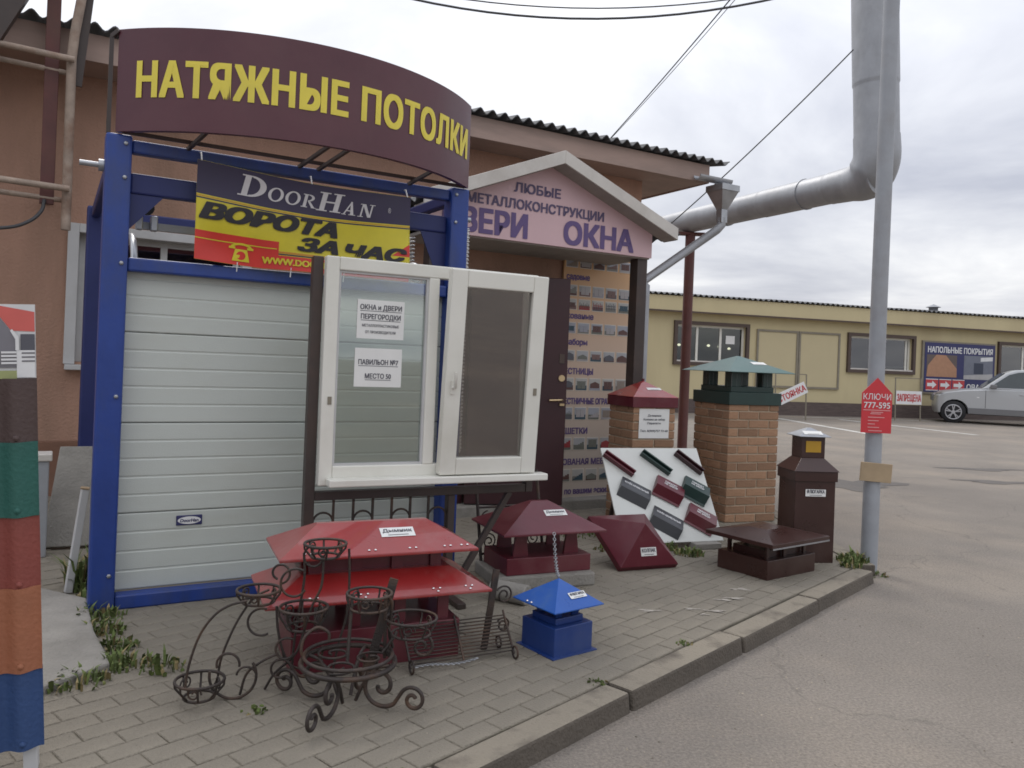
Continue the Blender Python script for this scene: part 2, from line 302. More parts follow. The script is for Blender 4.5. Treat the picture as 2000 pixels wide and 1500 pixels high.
def smooth_path(pts, k=6):     # Catmull-Rom
    p = [Vector(q) for q in pts]; p = [2*p[0]-p[1]]+p+[2*p[-1]-p[-2]]; out = []
    for i in range(1, len(p)-2):
        for j in range(k):
            t = j/k; a, b, c_, d = p[i-1], p[i], p[i+1], p[i+2]
            out.append(0.5*((2*b)+(c_-a)*t+(2*a-5*b+4*c_-d)*t*t+(3*b-a-3*c_+d)*t**3))
    out.append(p[-2]); return out

# lettering: flat print, mapped onto its surface by fn(x, y) -> local point
def text(body, h, m, parent, fn, width=None, bold=0.012, shear=0.0, align='C', name='lettering', x0=0.0, y0=0.0, sp=1.0):
    cu = bpy.data.curves.new('lettering', 'FONT'); cu.body = body; cu.size = 1; cu.space_character = sp; cu.shear = shear; cu.resolution_u = 3
    o = bpy.data.objects.new('lettering', cu); C.objects.link(o)
    dg = bpy.context.evaluated_depsgraph_get(); me = bpy.data.meshes.new_from_object(o.evaluated_get(dg))
    bpy.data.objects.remove(o); bpy.data.curves.remove(cu)
    xs = [v.co.x for v in me.vertices]; ys = [v.co.y for v in me.vertices]
    xa, xb = min(xs), max(xs); cap = 0.73
    sy = h/cap; sx = (width/(xb-xa)) if width else sy
    w = (xb-xa)*sx; ox = {'L': 0, 'C': -w/2, 'R': -w}[align]
    # heavier strokes: the outline repeated a hair apart, each layer a fraction of a millimetre prouder
    base = [(v.co.x, v.co.y) for v in me.vertices]; polys = [tuple(p.vertices) for p in me.polygons]
    offs = [(0.0, 0.0)]
    if bold > 0.004:
        kx = bold*1.25*(sy/sx if width else 1.0); kx = min(kx, bold*2.2)
        offs += [(kx*i, bold*0.85*j) for i in (-1,0,1) for j in (-1,0,1) if i or j]
    V, Fc = [], []
    for li, (bx_, by_) in enumerate(offs):
        k = len(V)
        for x, y in base:
            X, Y = x0+ox+(x+bx_-xa)*sx, y0+(y+by_)*sy; p = Vector(fn(X, Y))
            nrm = (Vector(fn(X+0.001, Y))-p).cross(Vector(fn(X, Y+0.001))-p); 
            if nrm.length > 0: nrm.normalize()
            V.append(tuple(p+nrm*(0.00012*li)))
        Fc += [tuple(k+i for i in f) for f in polys]
    me = bpy.data.meshes.new(name); me.from_pydata(V, [], Fc); me.update()
    me.materials.clear(); me.materials.append(m); me.name = name
    ob = bpy.data.objects.new(name, me); C.objects.link(ob); ob.parent = parent; return ob
def plane_fn(o, r=(1,0,0), u=(0,0,1)):
    o, r, u = Vector(o), Vector(r).normalized(), Vector(u).normalized()
    return lambda x, y: o+r*x+u*y

# shop frame: x along the shop front, y away from the viewer, origin at the gate's left post
A0 = Vector((-2.032, 4.027)); TH = rad(30); UX = Vector((math.cos(TH), math.sin(TH))); UY = Vector((-UX.y, UX.x))
def SH(x, y, z=0.0): p = A0+UX*x+UY*y; return (p.x, p.y, z)
PZ = 0.12      # pavement level
GZ = 0.04      # road level
# ================================================================== SETTING
g = MB(); g.poly([(-300,-300,GZ),(300,-300,GZ),(300,300,GZ),(-300,300,GZ)])
struct(g.build('asphalt_road', M['asphalt']))
KD = Vector((0.672, 0.7405)).normalized(); KN = Vector((-KD.y, KD.x)); K1 = Vector((2.55, 5.45))
def KP(t, n, z): p = K1-KD*t+KN*n; return (p.x, p.y, z)
far = [(2.62,5.62),(2.62,9.2),(1.9,10.4),(-7.5,5.0),(-7.5,-1.0)]
k0 = KP(6.4, 0.15, 0); k1 = KP(0.02, 0.15, 0)
m = MB(); pts = [(k1[0],k1[1],0.104)]+[(x-0.14 if i < 2 else x,y,0.104) for i,(x,y) in enumerate(far)]+[(k0[0],k0[1],0.104)]
m.slab([(x,y,0.002) for x,y,z in pts], (0,0,0.1135))
pav = struct(m.build('pavement', M['mortar']))
# pavers, running bond along the kerb
pl_, pw_ = 0.2, 0.1; gp = 0.0045
def paver_mesh():
    q = MB(); a, b = pl_/2-gp/2, pw_/2-gp/2; c = 0.0035
    q.v = [(-a,-b,0),(a,-b,0),(a,b,0),(-a,b,0),(-a,-b,0.018-c),(a,-b,0.018-c),(a,b,0.018-c),(-a,b,0.018-c),(-a+c,-b+c,0.018),(a-c,-b+c,0.018),(a-c,b-c,0.018),(-a+c,b-c,0.018)]
    for i in range(4):
        j = (i+1) % 4; q._f((i,j,4+j,4+i)); q._f((4+i,4+j,8+j,8+i))
    q._f((8,9,10,11)); return q
PM = paver_mesh(); pme = PM.mesh('paver', M['paver']); ang = math.atan2(KD.y, KD.x)
cells = []
for r in range(0, 60):
    n = 0.146+gp+pw_*(r+0.5)
    for c in range(-16, 42):
        t = c*pl_+(0.1 if r % 2 else 0.0)+0.1
        p = K1-KD*t+KN*n
        d = (p-A0); lx, ly = d.dot(UX), d.dot(UY)
        if p.x > 2.36 or p.y < 1.2 or p.x < -4.6 or ly > 3.4 or p.y > 9.0: continue
        if lx < -0.35 and ly > -0.95 and p.x < -1.55: continue           # bare strip and slab at the left
        if ly > 0.15 and -0.2 < lx < 2.0: continue                      # hidden behind the gate
        cells.append((p.x, p.y))
cells.sort(key=lambda q: (q[1] if abs(q[0])/max(q[1],0.1) < 0.72 and q[1] > 1.9 else 50+q[1]))
sx_, cx_ = math.sin(ang), math.cos(ang)
for x, y in cells[:300]:
    inst(pme, 'paver', pav, (x, y, 0.1032+random.uniform(-0.0012,0.0012)), (random.gauss(0,0.004), random.gauss(0,0.004), ang+random.gauss(0,0.006)))
rest = MB()
for x, y in cells[300:]:
    b = len(rest.v); z = 0.1032+random.uniform(-0.0015,0.0015); ta, tb = random.gauss(0,0.006), random.gauss(0,0.006)
    for vx, vy, vz in PM.v: rest.v.append((x+vx*cx_-vy*sx_, y+vx*sx_+vy*cx_, z+vz+vx*ta+vy*tb))
    for f in PM.f: rest._f(tuple(b+i for i in f))
o = rest.build('paver_field', M['paver'], pav); o['kind'] = 'stuff'
# kerb stones
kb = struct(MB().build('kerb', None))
t = -0.0
for i in range(7):
    L_ = 0.98; q = MB(); z1 = 0.122+random.uniform(-0.004,0.004); j = random.uniform(-0.006,0.006)
    a, b_ = KP(t+0.006, j, 0), KP(t+L_, j+random.uniform(-0.004,0.004), 0)
    w = KN*0.143; f_ = KN*0.018
    q.hexa([(b_[0],b_[1],-0.02),(a[0],a[1],-0.02),(a[0]+w.x,a[1]+w.y,-0.02),(b_[0]+w.x,b_[1]+w.y,-0.02),
            (b_[0]+f_.x,b_[1]+f_.y,z1),(a[0]+f_.x,a[1]+f_.y,z1),(a[0]+w.x,a[1]+w.y,z1),(b_[0]+w.x,b_[1]+w.y,z1)])
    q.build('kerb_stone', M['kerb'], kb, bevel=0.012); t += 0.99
for i in range(3):
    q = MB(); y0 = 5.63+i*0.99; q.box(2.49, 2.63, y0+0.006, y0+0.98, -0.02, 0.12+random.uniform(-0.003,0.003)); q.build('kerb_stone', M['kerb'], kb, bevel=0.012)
# road markings and worn patches
for nm, pts in (('road_marking', [(8.25,24.9),(8.45,24.9),(8.95,19.6),(8.75,19.6)]), ('road_marking', [(10.5,25.6),(10.7,25.6),(12.3,20.8),(12.1,20.8)]), ('road_marking', [(9.6,26.2),(9.6,26.05),(14.4,26.9),(14.4,27.05)][::-1])):
    q = MB(); q.poly([(x,y,GZ+0.004) for x,y in pts][::-1]); struct(q.build(nm, M['whiteline']))
for k,(cx,cy,rx,ry,rot) in enumerate(((7.6,12.75,0.60,0.16,0.1),(6.95,11.2,0.6,0.16,0.05),(4.55,10.4,0.6,0.45,0.5))):
    q = MB(); n = 26; pts = []
    for i in range(n):
        a = 2*math.pi*i/n; rr = 1+0.35*math.sin(3*a+k)+0.2*math.sin(7*a+2*k); x, y = rx*rr*math.cos(a), ry*rr*math.sin(a)
        pts.append((cx+x*math.cos(rot)-y*math.sin(rot), cy+x*math.sin(rot)+y*math.cos(rot), GZ+0.004))
    q.poly(pts); struct(q.build('pothole', M['wetpatch']))

# loose grit on the road and paving
random.seed(21); q = MB()
def pebble(q, x, y, z, r):
    k = len(q.v); a = random.uniform(0,3)
    for dx_, dy_, dz_ in ((1,0,0.1),(0,1,0.1),(-1,0,0.1),(0,-1,0.1),(0,0,0.8)):
        f = r*random.uniform(0.6,1.2); q.v.append((x+f*(dx_*math.cos(a)-dy_*math.sin(a)), y+f*(dx_*math.sin(a)+dy_*math.cos(a)), z+f*dz_))
    for i in range(4): q._f((k+i, k+(i+1) % 4, k+4))
for i in range(1500):
    t_ = random.uniform(-0.2, 6); n_ = -abs(random.gauss(0, 0.55))-0.02 if random.random() < 0.7 else -random.uniform(0, 3.5)
    p = KP(t_, n_, 0); pebble(q, p[0], p[1], GZ, random.choice((0.002,0.003,0.003,0.004,0.006)))
for i in range(700):
    p = KP(random.uniform(0,6), random.uniform(0.02,2.6), 0); pebble(q, p[0], p[1], 0.121, random.choice((0.0015,0.002,0.003,0.004)))
o = q.build('grit', mat('grit_stone', (0.25,0.215,0.17), 0.9, var=0.3, scale=30, isl=True, rnd=0.5)); o['kind'] = 'stuff'; tag(o, 'fine loose grit scattered along the kerb and over the paving', 'grit')
random.seed(5)
for cx, cy in ((1.28,4.62),(1.36,4.66),(1.18,4.40),(1.10,4.33),(1.45,4.86),(0.80,4.36),(1.05,4.42)):
    q = MB(); n = 14; rr = random.uniform(0.015,0.035); ph = random.uniform(0,6)
    q.poly([(cx+rr*(1+0.5*math.sin(3*a+ph)+0.3*math.sin(5*a))*math.cos(a)*1.6, cy+rr*(1+0.5*math.sin(3*a+ph)+0.3*math.sin(5*a))*math.sin(a)*0.6, 0.1245) for a in [2*math.pi*k_/n for k_ in range(n)]])
    q.build('pale_paint_smudge', mat('pale_smudge', (0.34,0.31,0.27), 0.9, var=0.3, scale=40) if 'smudge' not in M else M['smudge'], pav); M.setdefault('smudge', bpy.data.materials['pale_smudge'])

# ================================================================== PAVILION BUILDING (shop frame)
WY = 3.58
bld = thing('pavilion_building', 'long low peach stucco pavilion with corrugated grey roof behind the gate display', 'building', SH(3, WY, 0), TH)
def BX(x): return x-3.0     # shop x -> building x;  building y = shop y - WY
q = MB(); wz = 3.87; X0, X1 = -6.0, 6.24
wx0, wx1, wz0, wz1 = -0.11, 1.35, 1.30, 2.46
q.box(BX(X0),BX(wx0),0,0.3,0,wz); q.box(BX(wx1),BX(X1),0,0.3,0,wz); q.box(BX(wx0),BX(wx1),0,0.3,0,wz0); q.box(BX(wx0),BX(wx1),0,0.3,wz1,wz)
q.box(BX(X1)-0.3,BX(X1),0.3,7,0,wz)
q.build('wall', M['stucco'], bld)
q = MB(); q.box(BX(X0),BX(X1)+0.03,-0.035,0.0,0,0.60); q.build('plinth', M['plinth'], bld, bevel=0.012)
win = MB()
for a in ((wx0-0.06,wx0+0.03,wz0-0.02,wz1+0.07),(wx1-0.03,wx1+0.06,wz0-0.02,wz1+0.07)): win.box(BX(a[0]),BX(a[1]),-0.04,0.10,a[2],a[3])
win.box(BX(wx0+0.03),BX(wx1-0.03),-0.04,0.10,wz1-0.01,wz1+0.07)
wo_ = win.build('window', M['pvcold'], bld, bevel=0.006)
q = MB(); q.box(BX(wx0-0.05),BX(wx1+0.05),-0.11,0.10,wz0-0.07,wz0-0.022); q.build('sill', M['pvcold'], wo_, bevel=0.008)
q = MB()
for xa in (wx0+0.031, 0.6, wx1-0.091): q.box(BX(xa),BX(xa+0.06),0.105,0.16,wz0,wz1)
q.box(BX(wx0+0.1),BX(wx1-0.1),0.108,0.157,wz0,wz0+0.06); q.box(BX(wx0+0.1),BX(wx1-0.1),0.108,0.157,wz1-0.06,wz1)
q.build('sash_frame', M['pvcold'], wo_, bevel=0.004)
q = MB(); q.box(BX(wx0),BX(wx1),0.125,0.131,wz0,wz1); q.build('pane', M['dglass'], wo_)
q = MB(); q.box(BX(wx0),BX(wx1),0.26,0.27,wz0,wz1); q.build('blind', M['greyin'], wo_)
# eaves: fascia, soffit
EY = 3.08-WY
q = MB(); q.box(BX(X0),BX(6.92),EY,EY+0.03,3.83,4.06); q.build('fascia', M['fascia'], bld, bevel=0.004)
q = MB(); q.hexa([(BX(X0),EY+0.03,3.835),(BX(6.9),EY+0.03,3.835),(BX(6.9),0.02,3.845),(BX(X0),0.02,3.845),(BX(X0),EY+0.03,3.865),(BX(6.9),EY+0.03,3.865),(BX(6.9),0.02,3.875),(BX(X0),0.02,3.875)])
q.hexa([(BX(6.241),0.02,3.845),(BX(6.9),0.02,3.845),(BX(6.9),6.9,3.845),(BX(6.241),6.9,3.845),(BX(6.241),0.02,3.875),(BX(6.9),0.02,3.875),(BX(6.9),6.9,3.875),(BX(6.241),6.9,3.875)])
q.build('soffit', M['fascia'], bld)
q = MB(); q.slab([(BX(6.90),EY+0.031,3.83),(BX(6.90),6.9,3.83),(BX(6.90),6.9,4.0+7.3*math.tan(rad(9))),(BX(6.90),EY+0.031,4.03)], (0.02,0,0)); q.build('barge_board', M['fascia'], bld)
def corrugated(w, l, pitch, amp, th, sub=8):
    q = MB(); n = max(2, int(w/pitch*sub)); rows = []
    for side in (0, 1):
        for j in range(2):
            for i in range(n+1):
                x = w*i/n; q.v.append((x, l*j, amp*math.cos(2*math.pi*x/pitch)+(th if side else 0)))
    S = n+1
    for i in range(n):
        q._f((i, S+i, S+i+1, i+1), True); b = 2*S; q._f((b+i, b+i+1, b+S+i+1, b+S+i), True)
        q._f((i, i+1, b+i+1, b+i)); q._f((S+i, b+S+i, b+S+i+1, S+i+1))
    q._f((0, 2*S, 3*S, S)); q._f((n, S+n, 3*S+n, 2*S+n)); return q
sl_rot = rad(9)
sheet = corrugated(1.05, 3.6, 0.15, 0.028, 0.012).mesh('roof_sheet', M['slate'])
x = 7.16-1.05*12
for i in range(12):
    o = inst(sheet, 'roof_sheet', bld, (BX(x)+1.05*i, EY-0.10, 4.085+0.004*(i % 2)), (sl_rot, 0, 0))
# gutter, funnel and downpipe at the corner
q = MB(); prof = [(0.05*math.cos(a), -0.05*math.sin(a)) for a in [math.pi*k/10 for k in range(11)]]
gx0, gx1 = BX(6.62), BX(7.17); gy, gz = EY-0.10, 3.88
q.slab([(gx0, gy+p*1.3, gz+r*1.3) for p, r in prof]+[(gx0, gy+p*1.1, gz+r*1.1) for p, r in prof[::-1]], (gx1-gx0,0,0)); q.build('gutter', M['zinc'], bld)
fx, fy = BX(7.06), EY-0.10
q = MB()
for r0, r1, za, zb in ((0.15,0.15,3.72,3.80),(0.14,0.05,3.50,3.72),(0.05,0.05,3.33,3.50)):
    q.hexa([(fx-r1,fy-r1,za),(fx+r1,fy-r1,za),(fx+r1,fy+r1,za),(fx-r1,fy+r1,za),(fx-r0,fy-r0,zb),(fx+r0,fy-r0,zb),(fx+r0,fy+r0,zb),(fx-r0,fy+r0,zb)] if za >= 3.5 else [(fx-r0,fy-r0,za),(fx+r0,fy-r0,za),(fx+r0,fy+r0,za),(fx-r0,fy+r0,za),(fx-r0,fy-r0,zb),(fx+r0,fy-r0,zb),(fx+r0,fy+r0,zb),(fx-r0,fy+r0,zb)])
q.build('rain_funnel', M['zinc'], bld, bevel=0.004)
q = MB(); q.tube([(fx,fy,3.40),(fx,fy,3.30),(fx-0.05,fy+0.02,3.24),(BX(6.33),-0.02,2.58),(BX(6.30),-0.08,2.50),(BX(6.30),-0.08,2.35),(BX(6.30),-0.08,0.2)],0.055,12); q.build('downpipe', M['galv'], bld)

# ================================================================== ENTRANCE PORCH (vestibule, canopy, catalogue wall, door)
GY = 1.055
por = thing('entrance_porch', 'gabled entrance porch with pink sign face and white rake boards', 'porch', SH(3.27, GY, PZ), TH)
pz = lambda z: z-PZ
HB = 1.08
q = MB(); face = [(-HB,0,pz(2.43)),(HB,0,pz(2.43)),(HB,0,pz(2.67)),(0,0,pz(3.11)),(-HB,0,pz(2.67))]
q.slab(face, (0,0.03,0)); q.build('sign_face', M['pinkpanel'], por)
fn = plane_fn((0,-0.004,0))
text('ЛЮБЫЕ', 0.075, M['greypurple'], por, fn, width=0.44, bold=0.03, x0=-0.135, y0=pz(2.825))
text('МЕТАЛЛОКОНСТРУКЦИИ', 0.075, M['greypurple'], por, fn, width=1.31, bold=0.03, x0=-0.12, y0=pz(2.69))
text('ДВЕРИ', 0.185, M['purpleprint'], por, fn, width=0.78, bold=0.035, x0=-0.62, y0=pz(2.462))
text('ОКНА', 0.185, M['purpleprint'], por, fn, width=0.72, bold=0.035, x0=0.50, y0=pz(2.462))
for sgn in (-1, 1):
    q = MB(); a, b_ = Vector((0,0,pz(3.175))), Vector((sgn*1.215,0,pz(2.69)))
    n = Vector((0,0,-0.14))
    q.slab([a+Vector((0,-0.19,0)), b_+Vector((0,-0.19,0)), b_+n*0.75+Vector((0,-0.19,0)), a+n*0.75+Vector((0,-0.19,0))], (0,0.02,0)); q.build('rake_board', M['whitemetal'], por, bevel=0.003)
    q = MB(); q.hexa([a+Vector((0,-0.168,-0.105)), b_+Vector((0,-0.168,-0.105)), b_+Vector((0,-0.001,-0.105)), a+Vector((0,-0.001,-0.105)), a+Vector((0,-0.168,-0.092)), b_+Vector((0,-0.168,-0.092)), b_+Vector((0,-0.001,-0.092)), a+Vector((0,-0.001,-0.092))]); q.build('eave_soffit', M['soffit'], por)
    ln = (b_-a).length; me = corrugated(2.6, ln+0.04, 0.15, 0.02, 0.008).mesh('canopy_roof', M['slate'])
    o = bpy.data.objects.new('canopy_roof', me); C.objects.link(o); o.parent = por
    d = (b_-a).normalized()
    o.matrix_local = Matrix(((0, d.x, -d.z*sgn, 0),(1, 0, 0, -0.165),(0, d.z, d.x*sgn, pz(3.120)),(0,0,0,1)))
q = MB(); q.box(-HB,HB,0.031,0.66,pz(2.42),pz(2.445)); q.build('ceiling', M['soffit'], por)
q = MB(); q.box(0.96,1.07,0.04,0.15,0,pz(2.42)); q.build('post', M['brownsteel'], por, bevel=0.004)
q = MB(); q.box(-1.06,-0.95,0.04,0.15,0,pz(2.42)); q.build('post', M['brownsteel'], por, bevel=0.004)
# vestibule body behind
VY = 1.695-GY
q = MB(); q.box(-1.05,-0.40,VY+0.02,VY+0.1,0,pz(2.42)); q.box(0.47,1.40,VY+0.02,VY+0.1,0,pz(2.60)); q.box(-0.40,0.47,VY+0.02,VY+0.1,pz(2.17),pz(2.42))
q.box(1.32,1.40,VY+0.1,2.5,0,pz(2.60)); q.box(-1.05,-0.97,VY+0.1,2.5,0,pz(2.60)); q.build('vestibule_wall', M['stucco'], por)
q = MB(); q.box(-1.05,1.40,VY+0.02,2.5,pz(2.601),pz(2.64)); q.build('vestibule_ceiling', M['soffit'], por)
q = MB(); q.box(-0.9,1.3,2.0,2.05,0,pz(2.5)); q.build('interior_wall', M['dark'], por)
q = MB(); q.box(-1.05,1.42,VY-0.18,VY+0.019,-0.02,0.09); q.build('step', M['concrete'], por, bevel=0.01)
q = MB(); q.box(0.42,0.469,VY-0.02,VY+0.09,0.09,pz(2.16)); q.box(-0.45,-0.401,VY-0.02,VY+0.09,0.09,pz(2.16)); q.build('door_frame', M['maroondoor'], por, bevel=0.004)
# open door leaf
dr = thing('entrance_door', 'dark maroon steel entrance door standing open with brass lever handle', 'door', SH(3.27-0.40, 1.655, PZ+0.09), TH-rad(22))
q = MB(); q.box(0,0.86,-0.06,0,0.01,1.99); q.build('leaf', M['maroondoor'], dr, bevel=0.006)
q = MB(); q.box(0.80,0.84,-0.085,-0.061,0.88,0.90); q.tube([(0.815,-0.07,0.93),(0.815,-0.11,0.93),(0.79,-0.115,0.93),(0.70,-0.115,0.925)],0.011,8); q.build('lever_handle', M['brass'], dr)
q = MB(); q.cyl((0.81,-0.06,1.12),(0.81,-0.078,1.12),0.028,16); q.build('lock_escutcheon', M['brass'], dr)
q = MB(); q.box(0.785,0.83,-0.068,-0.061,1.25,1.33); q.build('lock_plate', M['browntrim'], dr)
q = MB(); q.box(0.44,0.60,-0.066,-0.061,1.08,1.82); q.build('notice_panel', flat('dull_pink_notice', 150, 128, 128), dr)
# catalogue wall
cat_ = thing('catalogue_board', 'tall orange and cream advertising board of small product photos beside the open door', 'advertising board', SH(3.27+0.56, 1.695-0.012, PZ+0.0), TH)
q = MB(); q.box(0,0.80,-0.012,0.01,0.0,2.47)
cb = q.build('backing', None, cat_)
cm = bpy.data.materials.new('orange_to_cream_print'); cm.use_nodes = True
n_ = cm.node_tree.nodes; l_ = cm.node_tree.links.new; tc_ = n_.new('ShaderNodeTexCoord'); sp_ = n_.new('ShaderNodeSeparateXYZ'); l_(tc_.outputs['Object'], sp_.inputs[0])
mr_ = n_.new('ShaderNodeMapRange'); mr_.inputs['From Min'].default_value = 0.5; mr_.inputs['From Max'].default_value = 2.4; l_(sp_.outputs['Z'], mr_.inputs[0])
rp_ = n_.new('ShaderNodeValToRGB'); l_(mr_.outputs[0], rp_.inputs[0]); rp_.color_ramp.elements[0].color = (0.50,0.43,0.37,1); rp_.color_ramp.elements[1].color = (0.60,0.34,0.15,1)
e_ = rp_.color_ramp.elements.new(0.55); e_.color = (0.58,0.42,0.31,1)
l_(rp_.outputs[0], n_['Principled BSDF'].inputs['Base Color']); n_['Principled BSDF'].inputs['Roughness'].default_value = 0.5
cb.data.materials.append(cm)
fnc = plane_fn((0,-0.0155,0))
zrows = [(2.24,1),(1.975,1),(1.845,1),(1.625,1),(1.365,1),(1.09,0),(0.815,0),(0.53,0),(0.235,0)]
PH = [(120,95,90),(150,150,158),(96,70,66),(128,126,120),(165,160,160),(110,112,104),(150,60,62),(58,80,92),(140,128,118),(92,92,98)]
for i,(z0,big) in enumerate(zrows):
    nx = 5
    for j in range(nx):
        xx = 0.02+j*0.155; w, h = 0.135, (0.105 if big else 0.12)
        z = z0
        q = MB(); q.box(xx,xx+w,-0.0145,-0.0121,z,z+h); fr = q.build('photo', flat('photo_border', 205, 198, 186), cat_)
        r1 = random.choice(PH); r2 = random.choice(PH)
        q = MB(); q.box(xx+0.006,xx+w-0.006,-0.0165,-0.0146,z+h*0.42,z+h-0.006); q.build('sky_area', flat('photo_sky_%d' % (i % 3), 158+8*(i % 3), 160+6*(i % 3), 168), fr)
        q = MB(); q.box(xx+0.006,xx+w-0.006,-0.0165,-0.0146,z+0.006,z+h*0.42-0.0005); q.build('ground_area', flat('photo_ground_%d' % PH.index(r2), *r2), fr)
        q = MB(); kd = random.randrange(4); za, zb = z+h*random.uniform(0.12,0.25), z+h*random.uniform(0.6,0.85); y_a, y_b = -0.0185, -0.0166
        if kd == 0:
            for t_ in range(6): q.box(xx+0.012+t_*0.02,xx+0.017+t_*0.02,y_a,y_b,za,zb-0.01*(t_ % 2))
            q.box(xx+0.010,xx+0.122,y_a-0.0008,y_a-0.0001,zb-0.03,zb-0.024)
        elif kd == 1:
            for t_ in range(5): q.box(xx+0.012+t_*0.022,xx+0.0335+t_*0.022,y_a,y_b,za,za+(zb-za)*(t_+1)/5)
        elif kd == 2:
            q.box(xx+0.02,xx+0.065,y_a,y_b,za,zb); q.box(xx+0.068,xx+0.113,y_a,y_b,za,zb); q.box(xx+0.014,xx+0.119,y_a,y_b,zb+0.001,zb+0.006)
        else:
            q.slab([(xx+0.015,y_a,za),(xx+0.12,y_a,za),(xx+0.12,y_a,zb-0.02),(xx+0.07,y_a,zb),(xx+0.015,y_a,zb-0.02)], (0,0.0019,0))
        q.build('subject_area', flat('photo_subject_%d' % PH.index(r1), *r1), fr)
for s_, z, x_, w in (('садовые',2.13,0.03,0.26),('кованые',1.765,0.05,0.30),('заборы',1.52,0.05,0.24),('ЛЕСТНИЦЫ',1.245,-0.0,0.37),('ЛЕСТНИЧНЫЕ ОГРАЖДЕНИЯ',0.965,0.02,0.77),('РЕШЕТКИ',0.685,0.0,0.33),('КОВАНАЯ МЕБЕЛЬ',0.395,0.02,0.66),('по вашим эскизам',0.12,0.10,0.60)):
    text(s_, 0.056, M['purpleprint'], cat_, fnc, width=w, bold=0.03, align='L', x0=x_, y0=z)
# ================================================================== GARAGE DOOR DISPLAY (shop frame)
gt = thing('garage_door_display', 'blue steel portal frame holding a white sectional garage door', 'garage door', SH(0,0,PZ), TH)
GW = 1.90
for x_ in (0, GW):
    for y_, m_ in ((0,'blue'),(2.42,'navy')):
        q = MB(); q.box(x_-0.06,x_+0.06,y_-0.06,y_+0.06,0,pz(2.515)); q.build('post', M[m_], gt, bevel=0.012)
def beam(name, x0,x1,y0,y1,z0,z1,m_='blue',bev=0.01):
    q = MB(); q.box(x0,x1,y0,y1,pz(z0),pz(z1)); return q.build(name, M[m_], gt, bevel=bev)
beam('top_beam', 0.061,GW-0.061,-0.035,0.035,2.435,2.50)
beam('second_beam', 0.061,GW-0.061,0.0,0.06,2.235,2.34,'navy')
beam('lintel_beam', 0.061,GW-0.061,-0.045,0.02,1.835,1.905)
beam('sill_beam', 0.061,GW-0.061,-0.05,0.03,0.12,0.195)
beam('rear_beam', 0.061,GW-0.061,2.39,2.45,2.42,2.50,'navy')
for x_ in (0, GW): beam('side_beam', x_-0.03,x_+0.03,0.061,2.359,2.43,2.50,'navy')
for sg, x_ in ((1,0.061),(-1,GW-0.061)):
    q = MB(); q.slab([(x_,0.01,pz(2.234)),(x_+sg*0.16,0.01,pz(2.234)),(x_,0.01,pz(2.05))] if sg > 0 else [(x_,0.01,pz(2.234)),(x_,0.01,pz(1.86)),(x_-0.17,0.01,pz(2.234))], (0,0.008,0)); q.build('gusset', M['navy'], gt)
# door panels with horizontal ribs
def panel(z0, z1, ribs=5):
    q = MB(); W0, W1 = 0.06, GW-0.06; pr = [(z0+0.003,0.045)]; hgt = z1-z0; st = 0.094; n = max(1, round(hgt/st)); st = hgt/n
    for i in range(n):
        a, b_ = z0+i*st, z0+(i+1)*st
        pr += [(a+0.002,0.0285),(a+0.007,0.026),(b_-0.009,0.026),(b_-0.004,0.0288)]
    pr += [(z1-0.003,0.045)]
    b = len(q.v); k = len(pr)
    for x_ in (W0, W1):
        for z, y in pr: q.v.append((x_, y, pz(z)))
    for i in range(k-1): q._f((i, k+i, k+i+1, i+1))
    q.box(W0,W1,0.045,0.08,pz(z0+0.0008),pz(z1-0.0008))
    q._f(tuple(range(k))); q._f(tuple(range(2*k-1,k-1,-1))); return q
for z0, z1 in ((0.20,0.595),(0.595,1.062),(1.062,1.53),(1.53,1.90)):
    panel(z0, z1).build('door_panel', M['doorpanel'], gt)
q = MB(); q.box(0.062,GW-0.062,0.0305,0.09,pz(0.1955),pz(0.203)); q.build('bottom_seal', M['greytrim'], gt)
for x_ in (0, GW):
    for z_ in (2.30, 2.47, 1.87, 0.30, 1.2):
        q = MB(); q.lathe([(0.011,0),(0.011,0.006),(0.007,0.009),(0,0.009)],6); bt = q.build('bolt', M['zinc'], gt); bt.location = (x_+0.03*(1 if x_ == 0 else -1),-0.061,pz(z_)); bt.rotation_euler = (rad(90),0,0)
# maker's oval plate
q = MB(); q.box(0.345,0.475,0.018,0.0255,pz(0.515),pz(0.568)); ob = q.build('maker_plate', M['bannernavy'], gt, bevel=0.004)
q = MB(); q.poly([(0.41+0.058*math.cos(a),0.0172,pz(0.5415)+0.020*math.sin(a)) for a in [2*math.pi*k/24 for k in range(24)]]); q.build('oval', M['whiteprint'], ob)
text('DoorHan', 0.018, M['bannernavy'], ob, plane_fn((0.41,0.0162,0)), width=0.092, bold=0.02, shear=0.2, y0=pz(0.533))
# tracks, springs, hardware
for x_ in (0.105, GW-0.105):
    q = MB(); pts = [(x_,0.12,pz(0.2)),(x_,0.12,pz(1.75))]+[(x_,0.12+0.32*(1-math.cos(a)),pz(1.75)+0.32*math.sin(a)) for a in [math.pi/2*k/8 for k in range(1,9)]]+[(x_,2.3,pz(2.07))]
    q.tube(pts, 0.019, 8); q.build('door_track', M['zinc'], gt)
def coil(x_, y_, z0, z1, r, pitch=0.024):
    n = int((z1-z0)/pitch); pts = [(x_+r*math.cos(2*math.pi*k/8), y_+r*math.sin(2*math.pi*k/8), pz(z0)+(z1-z0)*k/(n*8)) for k in range(n*8+1)]
    q = MB(); q.tube(pts, 0.0052, 5); return q
for x_, y_, z0, z1 in ((2.02,0.10,0.86,2.30),(2.055,0.16,0.86,2.30),(1.70,0.22,0.9,2.22),(1.76,0.26,0.9,2.02)):
    coil(x_, y_, z0, z1, 0.021).build('tension_spring', M['coil'], gt)
